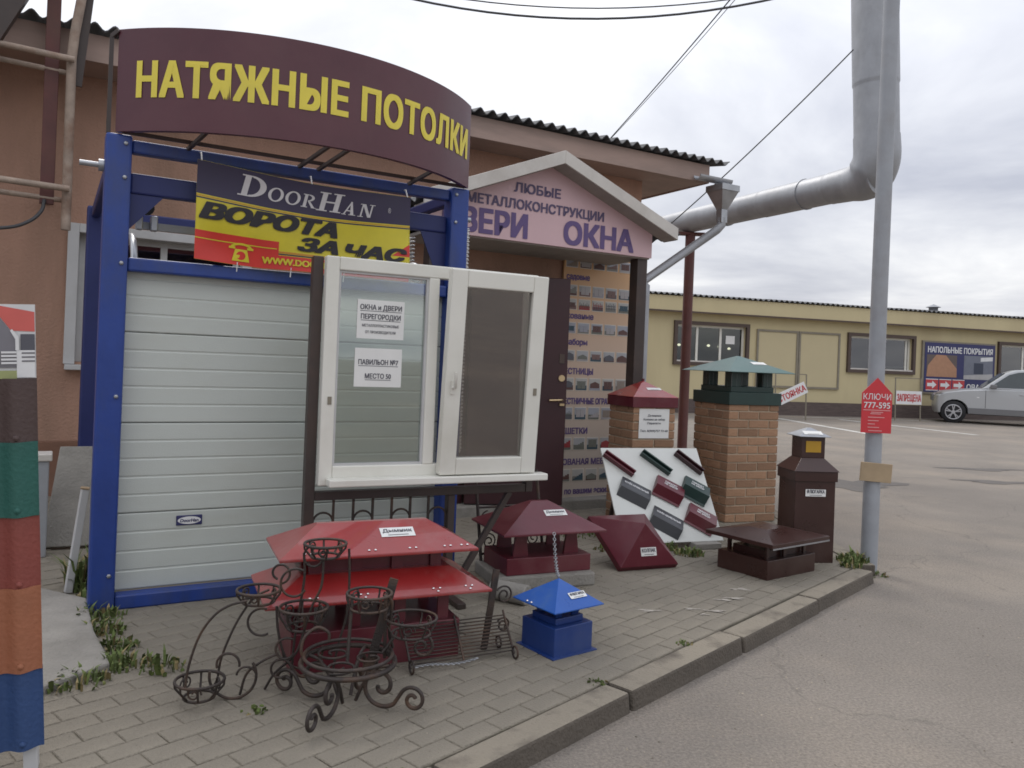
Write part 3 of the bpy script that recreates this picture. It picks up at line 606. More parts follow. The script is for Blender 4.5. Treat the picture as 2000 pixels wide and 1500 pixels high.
q = MB(); q.cyl((-0.17,0.02,pz(2.36)),(-0.061,0.02,pz(2.36)),0.014,10); q.cyl((-0.085,0.02,pz(2.36)),(-0.061,0.02,pz(2.36)),0.03,12); q.build('shaft_end', M['zinc'], gt)
q = MB(); q.cyl((GW+0.061,0.02,pz(2.34)),(GW+0.11,0.02,pz(2.34)),0.016,10); q.build('shaft_end', M['zinc'], gt)
q = MB(); q.box(0.15,GW-0.15,0.30,0.33,pz(2.10),pz(2.14)); q.build('guide_rail', M['galv'], gt)
q = MB(); q.cyl((0.17,0.255,pz(2.21)),(0.17,0.30,pz(2.21)),0.034,16); q.build('cable_drum', M['tyre'], gt)
for x_ in (0.13, 0.205):
    q = MB(); q.box(x_-0.018,x_+0.018,0.25,0.299,pz(2.09),pz(2.17)); q.build('bracket', M['zinc'], gt, bevel=0.005)
q = MB(); q.cyl((0.50,-0.01,pz(1.93)),(0.50,-0.01,pz(2.03)),0.03,14); q.build('limit_stop', flat('stop_red', 140, 24, 40), gt)

# ================================================================== CURVED MAROON SIGN
SGN_C, SGN_S = 1.97, 0.42; SR = SGN_C**2/(8*SGN_S)+SGN_S/2; HA = math.asin(SGN_C/2/SR)
sg = thing('curved_shop_sign', 'curved maroon fascia sign with big yellow letters above the blue gate frame', 'sign', SH(-0.02, -0.055, 2.515), TH)
def arc(sv, off=0.0):       # sv: arc length from the left end
    a = -HA+sv/SR; r = SR+off
    return (SGN_C/2+r*math.sin(a), (SR-SGN_S)-r*math.cos(a))
AL = 2*HA*SR
q = MB(); n = 40; SHt = 0.515
for side, off in ((0,0.0),(1,-0.03)):
    for zz in (0.006, SHt):
        for i in range(n+1):
            p = arc(AL*i/n, off); q.v.append((p[0],p[1],zz))
S1 = n+1
for i in range(n):
    q._f((i,i+1,S1+i+1,S1+i), True); q._f((2*S1+i,3*S1+i,3*S1+i+1,2*S1+i+1), True)
    q._f((i,2*S1+i,2*S1+i+1,i+1)); q._f((S1+i,S1+i+1,3*S1+i+1,3*S1+i))
q._f((0,S1,3*S1,2*S1)); q._f((n,2*S1+n,3*S1+n,S1+n)); q.build('sign_panel', M['maroonsign'], sg)
def sfn(x, y): p = arc(x, 0.003); return Vector((p[0],p[1],y))
text('НАТЯЖНЫЕ ПОТОЛКИ', 0.172, M['yellowprint'], sg, sfn, width=AL*0.915, bold=0.026, sp=1.07, align='L', x0=AL*0.055, y0=0.175)
for t_ in (0.22, 0.5, 0.55, 0.82):
    p = arc(AL*t_, -0.032); q = MB(); q.bar((p[0],p[1],0.03),(p[0]-0.06,0.03,-0.02),0.018,0.018); q.build('strut', M['brownsteel'], sg)
q = MB(); q.bar((-0.03,0.02,0.0),(-0.03,0.02,0.48),0.02,0.02); q.bar((-0.03,0.02,0.48),(0.0,0.0,0.51),0.02,0.02); q.build('end_bracket', M['brownsteel'], sg)
q = MB(); q.box(0.03,SGN_C-0.03,-0.012,-0.002,-0.0,0.02); q.build('back_rail', M['brownsteel'], sg)

# ================================================================== PRINTED BANNER
BW, BT, BB = 1.19, 2.44, 1.90
bn = thing('advertising_banner', 'rippled vinyl banner striped navy, yellow and red hanging in the gate frame', 'banner', SH(0.365, -0.075, PZ), TH)
def rip(x, z, off=0.0):       # x 0..BW, z 0..1 (bottom..top) -> local point
    sag = 0.028*math.sin(math.pi*x/BW)*(z-0.2)-0.0
    zz = pz(BB)+(BT-BB)*z-sag-0.035*z*(x/BW)+0.055*(1-z)*max(0,(0.35-x))*1.2
    y = 0.010*math.sin(9*x+2.5*z)*(1-0.5*z)+0.012*math.sin(5.1*x-6*z)*(1-z)+0.02*(1-z)*math.exp(-((x-0.1)/0.14)**2)*math.sin(8*z)
    return Vector((x, y-off-0.02, zz))
q = MB(); nx, nz = 60, 26
for j in range(nz+1):
    for i in range(nx+1): q.v.append(tuple(rip(BW*i/nx, j/nz)))
bands = []
for j in range(nz):
    for i in range(nx):
        a = j*(nx+1)+i; q._f((a,a+1,a+nx+2,a+nx+1), True)
bo = q.build('banner_sheet', flat('banner_yellow', 205, 190, 42, 0.4), bn); sld = bo.modifiers.new('thickness','SOLIDIFY'); sld.thickness = 0.0015; sld.offset = 1
M['bred'] = flat('banner_red', 200, 48, 38, 0.4); M['bnavy'] = flat('banner_navy', 44, 34, 66, 0.4); M['borange'] = flat('banner_orange', 190, 130, 40, 0.4)
def band(name, m_, fa, fb, x0=0.0, x1=BW, off=0.002, k=60):
    q = MB(); rows_ = 8
    for j in range(rows_+1):
        for i in range(k+1):
            x = x0+(x1-x0)*i/k; za, zb = fa(x), fb(x); q.v.append(tuple(rip(min(x,BW), za+(zb-za)*j/rows_, off)))
    for j in range(rows_):
        for i in range(k):
            a = j*(k+1)+i; q._f((a,a+1,a+k+2,a+k+1), True)
    return q.build(name, m_, bn)
wv = lambda x: 0.665-0.025*math.sin(2.6*x)
band('navy_stripe', M['bnavy'], lambda x: wv(x), lambda x: 0.998)
band('orange_line', M['borange'], lambda x: wv(x)-0.022, lambda x: wv(x)-0.012)
band('dark_line', M['bnavy'], lambda x: wv(x)-0.045, lambda x: wv(x)-0.030)
band('red_block', M['bred'], lambda x: 0.002, lambda x: 0.30, 0, 0.43)
band('red_stripe', M['bred'], lambda x: 0.002, lambda x: 0.155, 0.43, BW)
band('navy_line', M['bnavy'], lambda x: 0.162, lambda x: 0.175, 0.43, BW, 0.003)
band('orange_line', M['borange'], lambda x: 0.18, lambda x: 0.20, 0.43, BW, 0.003)
band('yellow_line', M['flat_banner_yellow'], lambda x: 0.215, lambda x: 0.225, 0, 0.42, 0.004)
q = MB(); q.poly([tuple(rip(x,z,0.003)) for x,z in ((BW-0.11,0.29),(BW-0.001,0.29),(BW-0.001,0.44))]); q.build('red_corner', M['bred'], bn)
bfn = lambda x, y: rip(x, y, 0.008)
H_ = BT-BB
# logo in slanted small capitals with serifs, drawn glyph by glyph
def logo():
    q = MB(); sh = 0.22
    def put(polys, x, y, w, h):
        for P in polys: q.poly([tuple(rip(x+(px*w)+py*h*sh*H_, y+py*h, 0.005)) for px, py in P])
    def st(x0, x1, y0=0.0, y1=1.0): return [(x0,y0),(x1,y0),(x1,y1),(x0,y1)]
    def bow(cx, cy, rx, ry, tx, ty, a0, a1, n=14):
        out = []
        for i in range(n):
            a, b_ = a0+(a1-a0)*i/n, a0+(a1-a0)*(i+1)/n
            out.append([(cx+rx*math.cos(a),cy+ry*math.sin(a)),(cx+rx*math.cos(b_),cy+ry*math.sin(b_)),(cx+(rx-tx)*math.cos(b_),cy+(ry-ty)*math.sin(b_)),(cx+(rx-tx)*math.cos(a),cy+(ry-ty)*math.sin(a))])
        return out
    D = [st(.12,.34),st(0,.46,0,.06),st(0,.46,.94,1)]+bow(.40,.5,.58,.5,.24,.09,-math.pi/2,math.pi/2)
    O = bow(.5,.5,.5,.52,.2,.09,0,2*math.pi,22)
    Rg = [st(.12,.34),st(0,.46,0,.06),st(0,.4,.94,1)]+bow(.42,.74,.42,.26,.2,.08,-math.pi/2,math.pi/2)+[[(.40,.48),(.58,.48),(1.02,0),(.78,0)],st(.74,1.1,0,.05)]
    Hg = [st(.12,.32),st(.68,.88),st(.32,.68,.46,.54),st(0,.44,0,.06),st(0,.44,.94,1),st(.56,1,0,.06),st(.56,1,.94,1)]
    Ag = [[(.10,0),(.20,0),(.54,.9),(.48,1.02)],[(.62,0),(.86,0),(.56,1.02),(.44,1.02)],st(.26,.68,.28,.36),st(0,.32,0,.05),st(.5,.98,0,.05)]
    Ng = [st(.14,.24),st(.76,.86),[(.14,1),(.36,1),(.86,0),(.66,0)],st(0,.36,0,.05),st(0,.3,.95,1),st(.62,1,.95,1)]
    x = 0.20
    def go(G, y, w, h, gap):
        nonlocal x; put(G, x, y, w, h); x += w+gap
    go(D,.725,.140,.225,.012); go(O,.725,.083,.150,.010); go(O,.723,.083,.150,.010); go(Rg,.721,.078,.150,.008)
    go(Hg,.710,.140,.215,.006); go(Ag,.704,.082,.150,.012); go(Ng,.700,.088,.150,0)
    return q
logo().build('logo_lettering', flat('logo_silver', 205, 203, 205), bn)
text('®', 0.06, flat('logo_silver',205,203,205), bn, bfn, width=0.018, bold=0, x0=BW-0.135, y0=0.78)
text('ВОРОТА', 0.16, M['blackprint'], bn, bfn, width=0.72, bold=0.042, shear=0.28, align='L', x0=0.025, y0=0.425)
text('ЗА', 0.145, M['blackprint'], bn, bfn, width=0.215, bold=0.042, shear=0.28, align='L', x0=0.54, y0=0.235)
text('ЧАС', 0.145, M['blackprint'], bn, bfn, width=0.345, bold=0.042, shear=0.28, align='L', x0=0.815, y0=0.225)
text('WWW.DOORHAN.RU', 0.072, M['flat_banner_yellow'], bn, bfn, width=0.52, bold=0.022, align='L', x0=0.345, y0=0.055)
# print the text rows above at banner scale (y is a fraction of the banner height)
q = MB()
def pt(x, z): return tuple(rip(x, z, 0.006))
cx, cz = 0.235, 0.12
for i in range(10):
    a, b_ = math.pi*i/10, math.pi*(i+1)/10
    q.poly([pt(cx+0.055*math.cos(a),cz+0.06+0.05*math.sin(a)),pt(cx+0.055*math.cos(b_),cz+0.06+0.05*math.sin(b_)),pt(cx+0.04*math.cos(b_),cz+0.06+0.028*math.sin(b_)),pt(cx+0.04*math.cos(a),cz+0.06+0.028*math.sin(a))])
for sx in (-1,1): q.poly([pt(cx+sx*0.062,cz+0.045),pt(cx+sx*0.03,cz+0.045),pt(cx+sx*0.03,cz+0.068),pt(cx+sx*0.062,cz+0.068)][::sx])
q.poly([pt(cx-0.045,cz-0.08),pt(cx+0.045,cz-0.08),pt(cx+0.03,cz+0.045),pt(cx-0.03,cz+0.045)])
q.build('telephone_symbol', M['flat_banner_yellow'], bn)
q = MB(); q.poly([tuple(rip(cx+0.024*math.cos(a),cz-0.02+0.045*math.sin(a),0.008)) for a in [2*math.pi*k/14 for k in range(14)]]); q.build('telephone_dial', M['bred'], bn)
for x_ in (0.02, 0.6, 1.17):
    p = rip(x_, 0.99, 0.0); q = MB(); q.tube([p, p+Vector((0,0.03,0.05)), p+Vector((0,0.10,0.06))], 0.004, 6); q.build('tie', M['whiteprint'], bn)
for x_ in (0.22, 0.5, 0.8):
    p = rip(x_, 0.03, 0.003); q = MB(); q.tube([p, p+Vector((0,0.01,-0.05))], 0.003, 6); q.build('tie', M['whiteprint'], bn)
# ================================================================== WINDOW DISPLAY STAND
WR = rad(27); WO = (0.45, -0.425); wb = SH(*WO, PZ)
ws = thing('window_display_stand', 'dark brown steel stand with arched grille carrying the white window', 'display stand', wb, WR)
for x0, x1, zl in ((0.435,0.487,0),(1.713,1.756,0.58)):
    q = MB(); q.box(x0,x1,-0.03,0.03,zl,pz(1.955)); q.build('post', M['brownsteel'], ws, bevel=0.004)
q = MB(); q.box(0.488,1.712,-0.025,0.025,pz(0.70),pz(0.745)); q.build('cross_bar', M['brownsteel'], ws, bevel=0.003)
q = MB(); q.box(0.488,1.228,-0.02,0.02,pz(0.20),pz(0.235)); q.build('cross_bar', M['brownsteel'], ws, bevel=0.003)
nb = 6; GS = 0.74
q = MB(); q.box(1.229,1.27,-0.028,0.028,0,pz(0.6995)); q.build('post', M['brownsteel'], ws, bevel=0.004)
q = MB(); q.bar((1.62,0.0,pz(0.70)),(1.30,0.03,0.035),0.035,0.03); q.build('brace', M['brownsteel'], ws)
for i in range(nb):
    x_ = 0.488+GS*(i+1)/(nb+1); q = MB(); q.box(x_-0.006,x_+0.006,-0.006,0.006,pz(0.2355),pz(0.6995)); q.build('grille_bar', M['iron'], ws)
for i in range(0, nb+1, 2):
    w_ = GS/(nb+1); x_ = 0.488+w_*(i+0.5); q = MB()
    q.tube([(x_-w_*0.5,0,pz(0.24)),(x_-w_*0.5,0,pz(0.58))]+[(x_-w_*0.5*math.cos(a),0,pz(0.58)+w_*0.5*math.sin(a)) for a in [math.pi*k/10 for k in range(1,10)]]+[(x_+w_*0.5,0,pz(0.58)),(x_+w_*0.5,0,pz(0.24))], 0.006, 6); q.build('grille_arch', M['iron'], ws)
for x_ in (0.461, 1.25):
    q = MB(); q.box(x_-0.025,x_+0.025,-0.22,0.25,0,0.03); q.build('foot', M['brownsteel'], ws, bevel=0.003)
wn = thing('pvc_window', 'white plastic two-light window with the right sash tilted open', 'window', wb, WR)
q = MB(); F0, F1, Z0, Z1 = 0.488, 1.712, 0.785, 1.955; D0, D1 = -0.09, -0.031
fb = 0.068
q.box(F0,F0+fb,D0,D1,pz(Z0),pz(Z1)); q.box(F1-fb,F1,D0,D1,pz(Z0),pz(Z1)); q.box(F0+fb,F1-fb,D0,D1,pz(Z0),pz(Z0+0.1)); q.box(F0+fb,F1-fb,D0,D1,pz(Z1-fb),pz(Z1)); q.box(1.045,1.105,D0,D1,pz(Z0+0.1),pz(Z1-fb))
fr = q.build('frame', M['pvc'], wn, bevel=0.006)
q = MB()
xa, xb, za, zb = F0+fb, 1.045, Z0+0.1, Z1-fb
for a in ((xa,xa+0.012,za,zb),(xb-0.012,xb,za,zb)): q.box(a[0],a[1],D0+0.012,D0+0.03,pz(a[2]),pz(a[3]))
q.box(xa+0.012,xb-0.012,D0+0.012,D0+0.03,pz(za),pz(za+0.012)); q.box(xa+0.012,xb-0.012,D0+0.012,D0+0.03,pz(zb-0.012),pz(zb)); q.build('glazing_bead', M['pvcold'], fr)
q = MB(); q.box(xa+0.002,xb-0.002,D0+0.031,D0+0.036,pz(za+0.002),pz(zb-0.002)); q.build('pane', M['glass'], wn)
# tilted sash, hinged at the bottom
shn = MB(); s0, s1, h0, h1 = 1.118, 1.700, 0.0, 1.105; sb = 0.092
shn.box(s0,s0+sb,-0.06,0,h0,h1); shn.box(s1-sb,s1,-0.06,0,h0,h1); shn.box(s0+sb,s1-sb,-0.06,0,h0,h0+sb); shn.box(s0+sb,s1-sb,-0.06,0,h1-sb,h1)
so_ = shn.build('sash', M['pvc'], wn, bevel=0.006); so_.location = (0, D0-0.003, pz(0.835)); so_.rotation_euler = (rad(4.2), 0, 0)
q = MB(); q.box(s0+sb-0.003,s1-sb+0.003,-0.035,-0.028,h0+sb-0.003,h1-sb+0.003); q.build('pane', M['dglass'], so_)
q = MB(); q.box(s0+0.03,s0+0.055,-0.068,-0.061,0.44,0.51); q.tube([(s0+0.042,-0.066,0.475),(s0+0.042,-0.095,0.475),(s0+0.042,-0.097,0.56)],0.0095,8); q.build('sash_handle', M['pvc'], so_)
q = MB(); q.box(s1-0.05,s1-0.03,-0.064,-0.0605,0.44,0.48); q.build('hinge_cover', M['greytrim'], so_)
q = MB(); q.box(F0+0.035,1.775,-0.175,D0-0.002,pz(0.788),pz(0.826)); q.build('window_sill', M['pvc'], wn, bevel=0.006)
q = MB(); q.box(F0+0.03,F0+0.05,D0-0.004,D0-0.0005,pz(1.20),pz(1.24)); q.build('hinge_cover', M['greytrim'], wn)
def notice(label, x0, x1, z0, z1, lines, tilt):
    n = thing('paper_notice', label, 'notice', wb, WR)
    yy = D0+0.0295; q = MB(); xm, zm = (x0+x1)/2, (z0+z1)/2
    q.box(x0,x1,yy-0.0008,yy,pz(z0),pz(z1)); sh = q.build('sheet', M['paper'], n)
    for s_, h, w, zc, b_, ul in lines:
        text(s_, h, M['greyprint'], n, plane_fn((xm,yy-0.0016,0)), width=w, bold=b_, y0=pz(zc))
        if ul: q = MB(); q.box(xm-w/2,xm+w/2,yy-0.0016,yy-0.0009,pz(zc-0.009),pz(zc-0.006)); q.build('underline', M['greyprint'], n)
    return n
notice('upper white paper notice on the window pane, four lines of print', 0.662, 0.918, 1.545, 1.748, [('ОКНА и ДВЕРИ',0.026,0.225,1.697,0.02,1),('ПЕРЕГОРОДКИ',0.026,0.215,1.648,0.02,1),('МЕТАЛЛОПЛАСТИКОВЫЕ',0.014,0.20,1.607,0.01,0),('ОТ ПРОИЗВОДИТЕЛЯ',0.014,0.165,1.573,0.01,0)], 0)
notice('lower white paper notice on the window pane, two underlined lines', 0.658, 0.914, 1.293, 1.495, [('ПАВИЛЬОН №7',0.026,0.215,1.41,0.02,1),('МЕСТО 50',0.026,0.14,1.337,0.02,1)], 0)

# ================================================================== CHIMNEY HOODS
def frustum(q, w0, d0, z0, w1, d1, z1, th=0.0):
    a, b_ = w0/2, d0/2; c, d = w1/2, d1/2
    q.hexa([(-a,-b_,z0),(a,-b_,z0),(a,b_,z0),(-a,b_,z0),(-c,-d,z1),(c,-d,z1),(c,d,z1),(-c,d,z1)]); return q
def hood_roof(parent, name, m_, w, d, ze, rw, rd, zr, rim=0.012):
    q = MB(); frustum(q, w, d, ze, w, d, ze+rim)
    b = len(q.v); a, b2 = w/2, d/2; c, e2 = rw/2, max(rd,0.004)/2
    frustum(q, w, d, ze+rim, rw, max(rd,0.004), zr)
    return q.build(name, m_, parent, bevel=0.003)
def sticker(parent, txt, fn, w, h, txt_h):
    q = MB(); P = [fn(-w/2,-h/2),fn(w/2,-h/2),fn(w/2,h/2),fn(-w/2,h/2)]; q.poly(P)
    s_ = q.build('sticker', M['paper'], parent)
    up = (P[1]-P[0]).cross(P[3]-P[0]).normalized()*0.0012
    f2 = lambda x, y: fn(x, y)+up
    if txt: text(txt, txt_h, M['greyprint'], s_, f2, width=w*0.86, bold=0.02, y0=-txt_h*0.1)
    q = MB(); q.poly([f2(-w*0.3,-h*0.36),f2(w*0.3,-h*0.36),f2(w*0.3,-h*0.28),f2(-w*0.3,-h*0.28)]); q.build('small_print', flat('small_print', 120,120,124), s_)
    return s_
def slope_fn(side, w, d, ze, rw, rd, zr, x, t):   # a point on one slope, t up the slope
    # side 'f': y from -d/2 to -rd/2 ; side 'r': x from w/2 to rw/2
    if side == 'f':
        p0, p1 = Vector((x,-d/2,ze)), Vector((x,-rd/2,zr)); r = Vector((1,0,0))
    else:
        p0, p1 = Vector((w/2,x,ze)), Vector((rw/2,x,zr)); r = Vector((0,1,0))
    u = (p1-p0).normalized(); n = r.cross(u).normalized(); o = p0+(p1-p0)*t+n*0.0025
    return lambda a, b_: o+r*a+u*b_
def rivets(parent, pts):
    for p in pts:
        q = MB(); q.lathe([(0.0065,0),(0.006,0.003),(0.0,0.005)],8,p); q.build('rivet', M['rivet'], parent)

# large two-tier red hood
h1_ = thing('two_tier_chimney_hood', 'large bright red two-tier chimney hood standing in front of the garage door', 'chimney hood', (-0.60,3.60,PZ), rad(24))
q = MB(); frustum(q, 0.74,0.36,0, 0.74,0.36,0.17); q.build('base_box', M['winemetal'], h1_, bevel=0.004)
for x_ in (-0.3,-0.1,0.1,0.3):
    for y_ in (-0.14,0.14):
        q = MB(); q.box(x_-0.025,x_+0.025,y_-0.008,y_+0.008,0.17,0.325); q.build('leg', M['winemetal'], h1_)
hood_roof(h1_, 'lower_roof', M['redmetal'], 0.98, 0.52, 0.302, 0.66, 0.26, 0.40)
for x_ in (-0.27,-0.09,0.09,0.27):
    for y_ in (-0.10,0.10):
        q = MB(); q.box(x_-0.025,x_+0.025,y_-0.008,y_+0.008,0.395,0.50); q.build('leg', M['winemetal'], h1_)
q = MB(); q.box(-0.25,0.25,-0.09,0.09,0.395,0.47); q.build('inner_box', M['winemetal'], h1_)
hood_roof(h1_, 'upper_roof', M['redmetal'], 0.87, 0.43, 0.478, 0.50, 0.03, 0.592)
sticker(h1_, 'Дымник', slope_fn('f',0.87,0.43,0.49,0.50,0.03,0.592,0.09,0.62), 0.155, 0.062, 0.022)
zf = lambda y: 0.490+(0.102)*(y+0.215)/0.20
rivets(h1_, [(x_+dx_, -0.19, zf(-0.19)+0.001) for x_ in (-0.33,-0.06,0.12,0.28,0.36) for dx_ in (0,0.028)])
rivets(h1_, [(x_+dx_, -0.235+dy_, 0.314+0.086*(dy_+0.025)/0.13+0.001) for x_ in (-0.31,-0.10,0.22,0.37) for dx_, dy_ in ((0,0),(0.03,0),(0.018,-0.014))])
# wine-red hood on concrete block
h2_ = thing('wine_red_chimney_hood', 'wine red chimney hood with white label resting on a concrete block', 'chimney hood', (0.20,4.93,0.20), rad(24))
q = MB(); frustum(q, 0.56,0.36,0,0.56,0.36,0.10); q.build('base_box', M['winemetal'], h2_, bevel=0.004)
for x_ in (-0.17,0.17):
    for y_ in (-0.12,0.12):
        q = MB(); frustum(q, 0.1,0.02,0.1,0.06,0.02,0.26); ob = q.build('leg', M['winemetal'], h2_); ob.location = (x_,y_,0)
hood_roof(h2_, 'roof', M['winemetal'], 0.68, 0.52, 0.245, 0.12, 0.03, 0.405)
sticker(h2_, 'Дымник', slope_fn('f',0.68,0.52,0.257,0.12,0.03,0.405,0.06,0.60), 0.145, 0.052, 0.02)
q = MB(); q.box(-0.33,0.30,-0.22,0.22,0,0.0795); ob = q.build('concrete_block', M['concrete'], None, bevel=0.012); ob.location = (0.20,4.93,PZ); ob.rotation_euler = (0,0,rad(20)); tag(ob, 'low grey concrete block under the wine red chimney hood', 'block')
q = MB(); q.cyl((-0.05,0,0.055),(0.17,0.04,0.055),0.055,16); ob = q.build('concrete_cylinder', M['concrete'], None, bevel=0.006); ob.location = (-0.02,4.45,PZ); ob.rotation_euler = (0,0,rad(-40)); tag(ob, 'short pale concrete cylinder lying beside the big red hood', 'concrete cylinder')
# blue hood
h3_ = thing('blue_chimney_hood', 'small bright blue pyramid chimney hood with white label near the kerb', 'chimney hood', (0.262,3.755,PZ), rad(38))
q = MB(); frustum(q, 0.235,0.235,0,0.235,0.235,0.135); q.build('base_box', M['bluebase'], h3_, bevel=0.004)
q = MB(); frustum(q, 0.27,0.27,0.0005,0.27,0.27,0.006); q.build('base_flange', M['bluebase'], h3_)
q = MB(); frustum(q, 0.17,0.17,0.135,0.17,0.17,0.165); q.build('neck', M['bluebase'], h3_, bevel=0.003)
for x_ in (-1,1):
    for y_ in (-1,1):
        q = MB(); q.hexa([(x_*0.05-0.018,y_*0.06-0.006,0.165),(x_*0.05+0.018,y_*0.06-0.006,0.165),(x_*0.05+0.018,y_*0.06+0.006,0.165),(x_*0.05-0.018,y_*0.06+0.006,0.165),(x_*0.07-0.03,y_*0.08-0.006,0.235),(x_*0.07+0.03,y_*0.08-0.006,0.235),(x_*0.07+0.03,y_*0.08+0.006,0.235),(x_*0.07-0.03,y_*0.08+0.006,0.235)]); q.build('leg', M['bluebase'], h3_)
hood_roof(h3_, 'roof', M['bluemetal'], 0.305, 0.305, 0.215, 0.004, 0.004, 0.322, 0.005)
q = sticker(h3_, 'ФЛЮГАРКА', slope_fn('f',0.305,0.305,0.222,0.004,0.004,0.322,0.035,0.40), 0.10, 0.035, 0.014)
rivets(h3_, [(-0.147,0.02+d_,0.226) for d_ in (0,0.03)])
# chain from the wine hood's eave to the blue hood
ch = thing('hanging_chain', 'thin steel chain between the wine red hood and the blue hood', 'chain', (0.262,3.78,0.445), 0)
p0, p1 = Vector((0,0,0.0)), Vector((0.02,0.80,0.03)); lk = MB()
for i in range(26):
    t_ = i/25; p = p0.lerp(p1, t_)+Vector((0,0,-0.20*4*t_*(1-t_)*0.25+0.0)); 
    q = MB(); d = Vector((0.02,0.8,-0.2*(1-2*t_))).normalized(); sd_ = Vector((1,0,0)) if i % 2 else d.cross(Vector((1,0,0))).normalized()
    q.tube([p+d*0.019*math.cos(a)+sd_*0.008*math.sin(a) for a in [2*math.pi*k/10 for k in range(10)]], 0.0028, 5, True); q.build('link', M['zinc'], ch)
# leaning pyramid cap
lc = thing('leaning_pillar_cap', 'wine red pyramid pillar cap tipped up against the white sample board', 'pillar cap', (0.97,5.26,PZ), 0)
B1, B2 = Vector((-0.215,-0.11,0.03)), Vector((0.195,0.06,0.03)); up_ = Vector((-0.20,0.22,0.285)); T1, T2 = B1+up_, B2+up_
nn = (B2-B1).cross(T1-B1).normalized(); apex = (B1+B2+T1+T2)/4+nn*0.20
q = MB(); rim = -nn*0.045
b = 0; q.v = [tuple(v) for v in (B1,B2,T2,T1,B1+rim,B2+rim,T2+rim,T1+rim,apex)]
for f in ((0,1,8),(1,2,8),(2,3,8),(3,0,8),(0,4,5,1),(1,5,6,2),(2,6,7,3),(3,7,4,0),(4,7,6,5)): q._f(f)
q.build('cap_shell', M['winemetal'], lc, bevel=0.003)
c_ = (B1+B2)/2*0.66+apex*0.34; r_ = (B2-B1).normalized(); u_ = (apex-(B1+B2)/2).normalized(); nf = r_.cross(u_)
sticker(lc, 'КОЛПАК', (lambda a, b_: c_+nf*0.003+r_*a+u_*b_), 0.118, 0.058, 0.024)
# low chocolate cap on legs
fc = thing('flat_top_chimney_cap', 'low dark chocolate brown chimney cap with nearly flat roof on short legs', 'chimney cap', (1.775,5.40,PZ), rad(36))
q = MB(); frustum(q, 0.52,0.40,0,0.52,0.40,0.125); q.build('base_box', M['chocmetal'], fc, bevel=0.004)
for x_ in (-0.2,-0.02,0.2):
    for y_ in (-0.15,0.15):
        q = MB(); q.box(x_-0.014,x_+0.014,y_-0.008,y_+0.008,0.125,0.24); q.build('leg', M['chocmetal'], fc)
q = MB(); q.box(-0.19,0.19,-0.13,0.13,0.125,0.17); q.build('inner_collar', M['chocmetal'], fc)
hood_roof(fc, 'roof', M['chocmetal'], 0.62, 0.54, 0.222, 0.20, 0.14, 0.288, 0.026)
q = MB(); q.box(-0.309,0.309,-0.2725,-0.2705,0.214,0.224); q.build('drip_edge', M['zinc'], fc)
# brown letterbox-like lantern pillar
lb = thing('lantern_pillar', 'dark brown sheet metal pillar topped by a small lantern house with amber panel', 'lantern pillar', (2.165,5.76,PZ), rad(6))
q = MB(); frustum(q, 0.30,0.27,0,0.295,0.265,0.60); q.build('pillar', M['chocmetal'], lb, bevel=0.004)
q = MB(); frustum(q, 0.318,0.288,0.575,0.318,0.288,0.645); q.build('collar', M['chocmetal'], lb, bevel=0.003)
q = MB(); frustum(q, 0.335,0.305,0.646,0.17,0.155,0.735); q.build('shoulder_roof', M['chocmetal'], lb, bevel=0.002)
q = MB(); frustum(q, 0.175,0.155,0.735,0.175,0.155,0.885); q.build('lantern_house', M['chocmetal'], lb, bevel=0.003)
q = MB(); q.box(-0.056,0.056,-0.081,-0.078,0.775,0.855); q.build('amber_panel', M['lampglass'], lb)
hood_roof(lb, 'lantern_roof', M['zinc'], 0.235, 0.215, 0.886, 0.03, 0.02, 0.945, 0.004)
sticker(lb, '', slope_fn('f',0.235,0.215,0.890,0.03,0.02,0.945,-0.005,0.40), 0.14, 0.045, 0.02)
sticker(lb, 'ФЛЮГАРКА', plane_fn((0.0,-0.1375,0.495)), 0.15, 0.05, 0.024)

# ================================================================== BRICK PILLARS
def brick_pillar(nm, label, loc, rz, w, courses, ch_=0.0755, seedv=1):
    random.seed(seedv); t_ = thing(nm, label, 'brick pillar', loc, rz)
    H = courses*ch_; q = MB(); q.box(-w/2+0.008,w/2-0.008,-w/2+0.008,w/2-0.008,0,H); q.build('core', M['brickjoint'], t_)
    cache = {}
    def brick(L_):
        k = round(L_,3)
        if k not in cache:
            q = MB(); a, h, d = L_/2, (ch_-0.012)/2, 0.008; c = 0.003
            q.v = [(-a,0.0,-h),(a,0.0,-h),(a,0.0,h),(-a,0.0,h),(-a,-d+c,-h),(a,-d+c,-h),(a,-d+c,h),(-a,-d+c,h),(-a+c,-d,-h+c),(a-c,-d,-h+c),(a-c,-d,h-c),(-a+c,-d,h-c)]
            for i in range(4):
                j = (i+1) % 4; q._f((j,i,4+i,4+j)); q._f((4+j,4+i,8+i,8+j))
            q._f((8,9,10,11)); cache[k] = q.mesh('brick', M['brick'])
        return cache[k]
    L0, gap = 0.205, 0.012
    for s_ in range(4):
        a = s_*math.pi/2; ca, sa = math.cos(a), math.sin(a)
        for r in range(courses):
            z = (r+0.5)*ch_; x = -w/2; off = (0.0 if (r+s_) % 2 else 0.108); first = True
            while x < w/2-0.03:
                L_ = (L0-off if first else L0); first = False
                e = min(x+L_, w/2); ln = round(e-x, 3)
                if w/2-e < 0.04 and w/2-e > 0: ln = round(w/2-x, 3); e = w/2
                xc = x+ln/2; yc = -w/2+0.008
                yc += random.uniform(-0.0018,0.0005); inst(brick(ln), 'brick', t_, (xc*ca-yc*sa, xc*sa+yc*ca, z+random.uniform(-0.0015,0.0015)), (0,random.gauss(0,0.004),a+random.gauss(0,0.004)))
                x = e+gap
    return t_, H
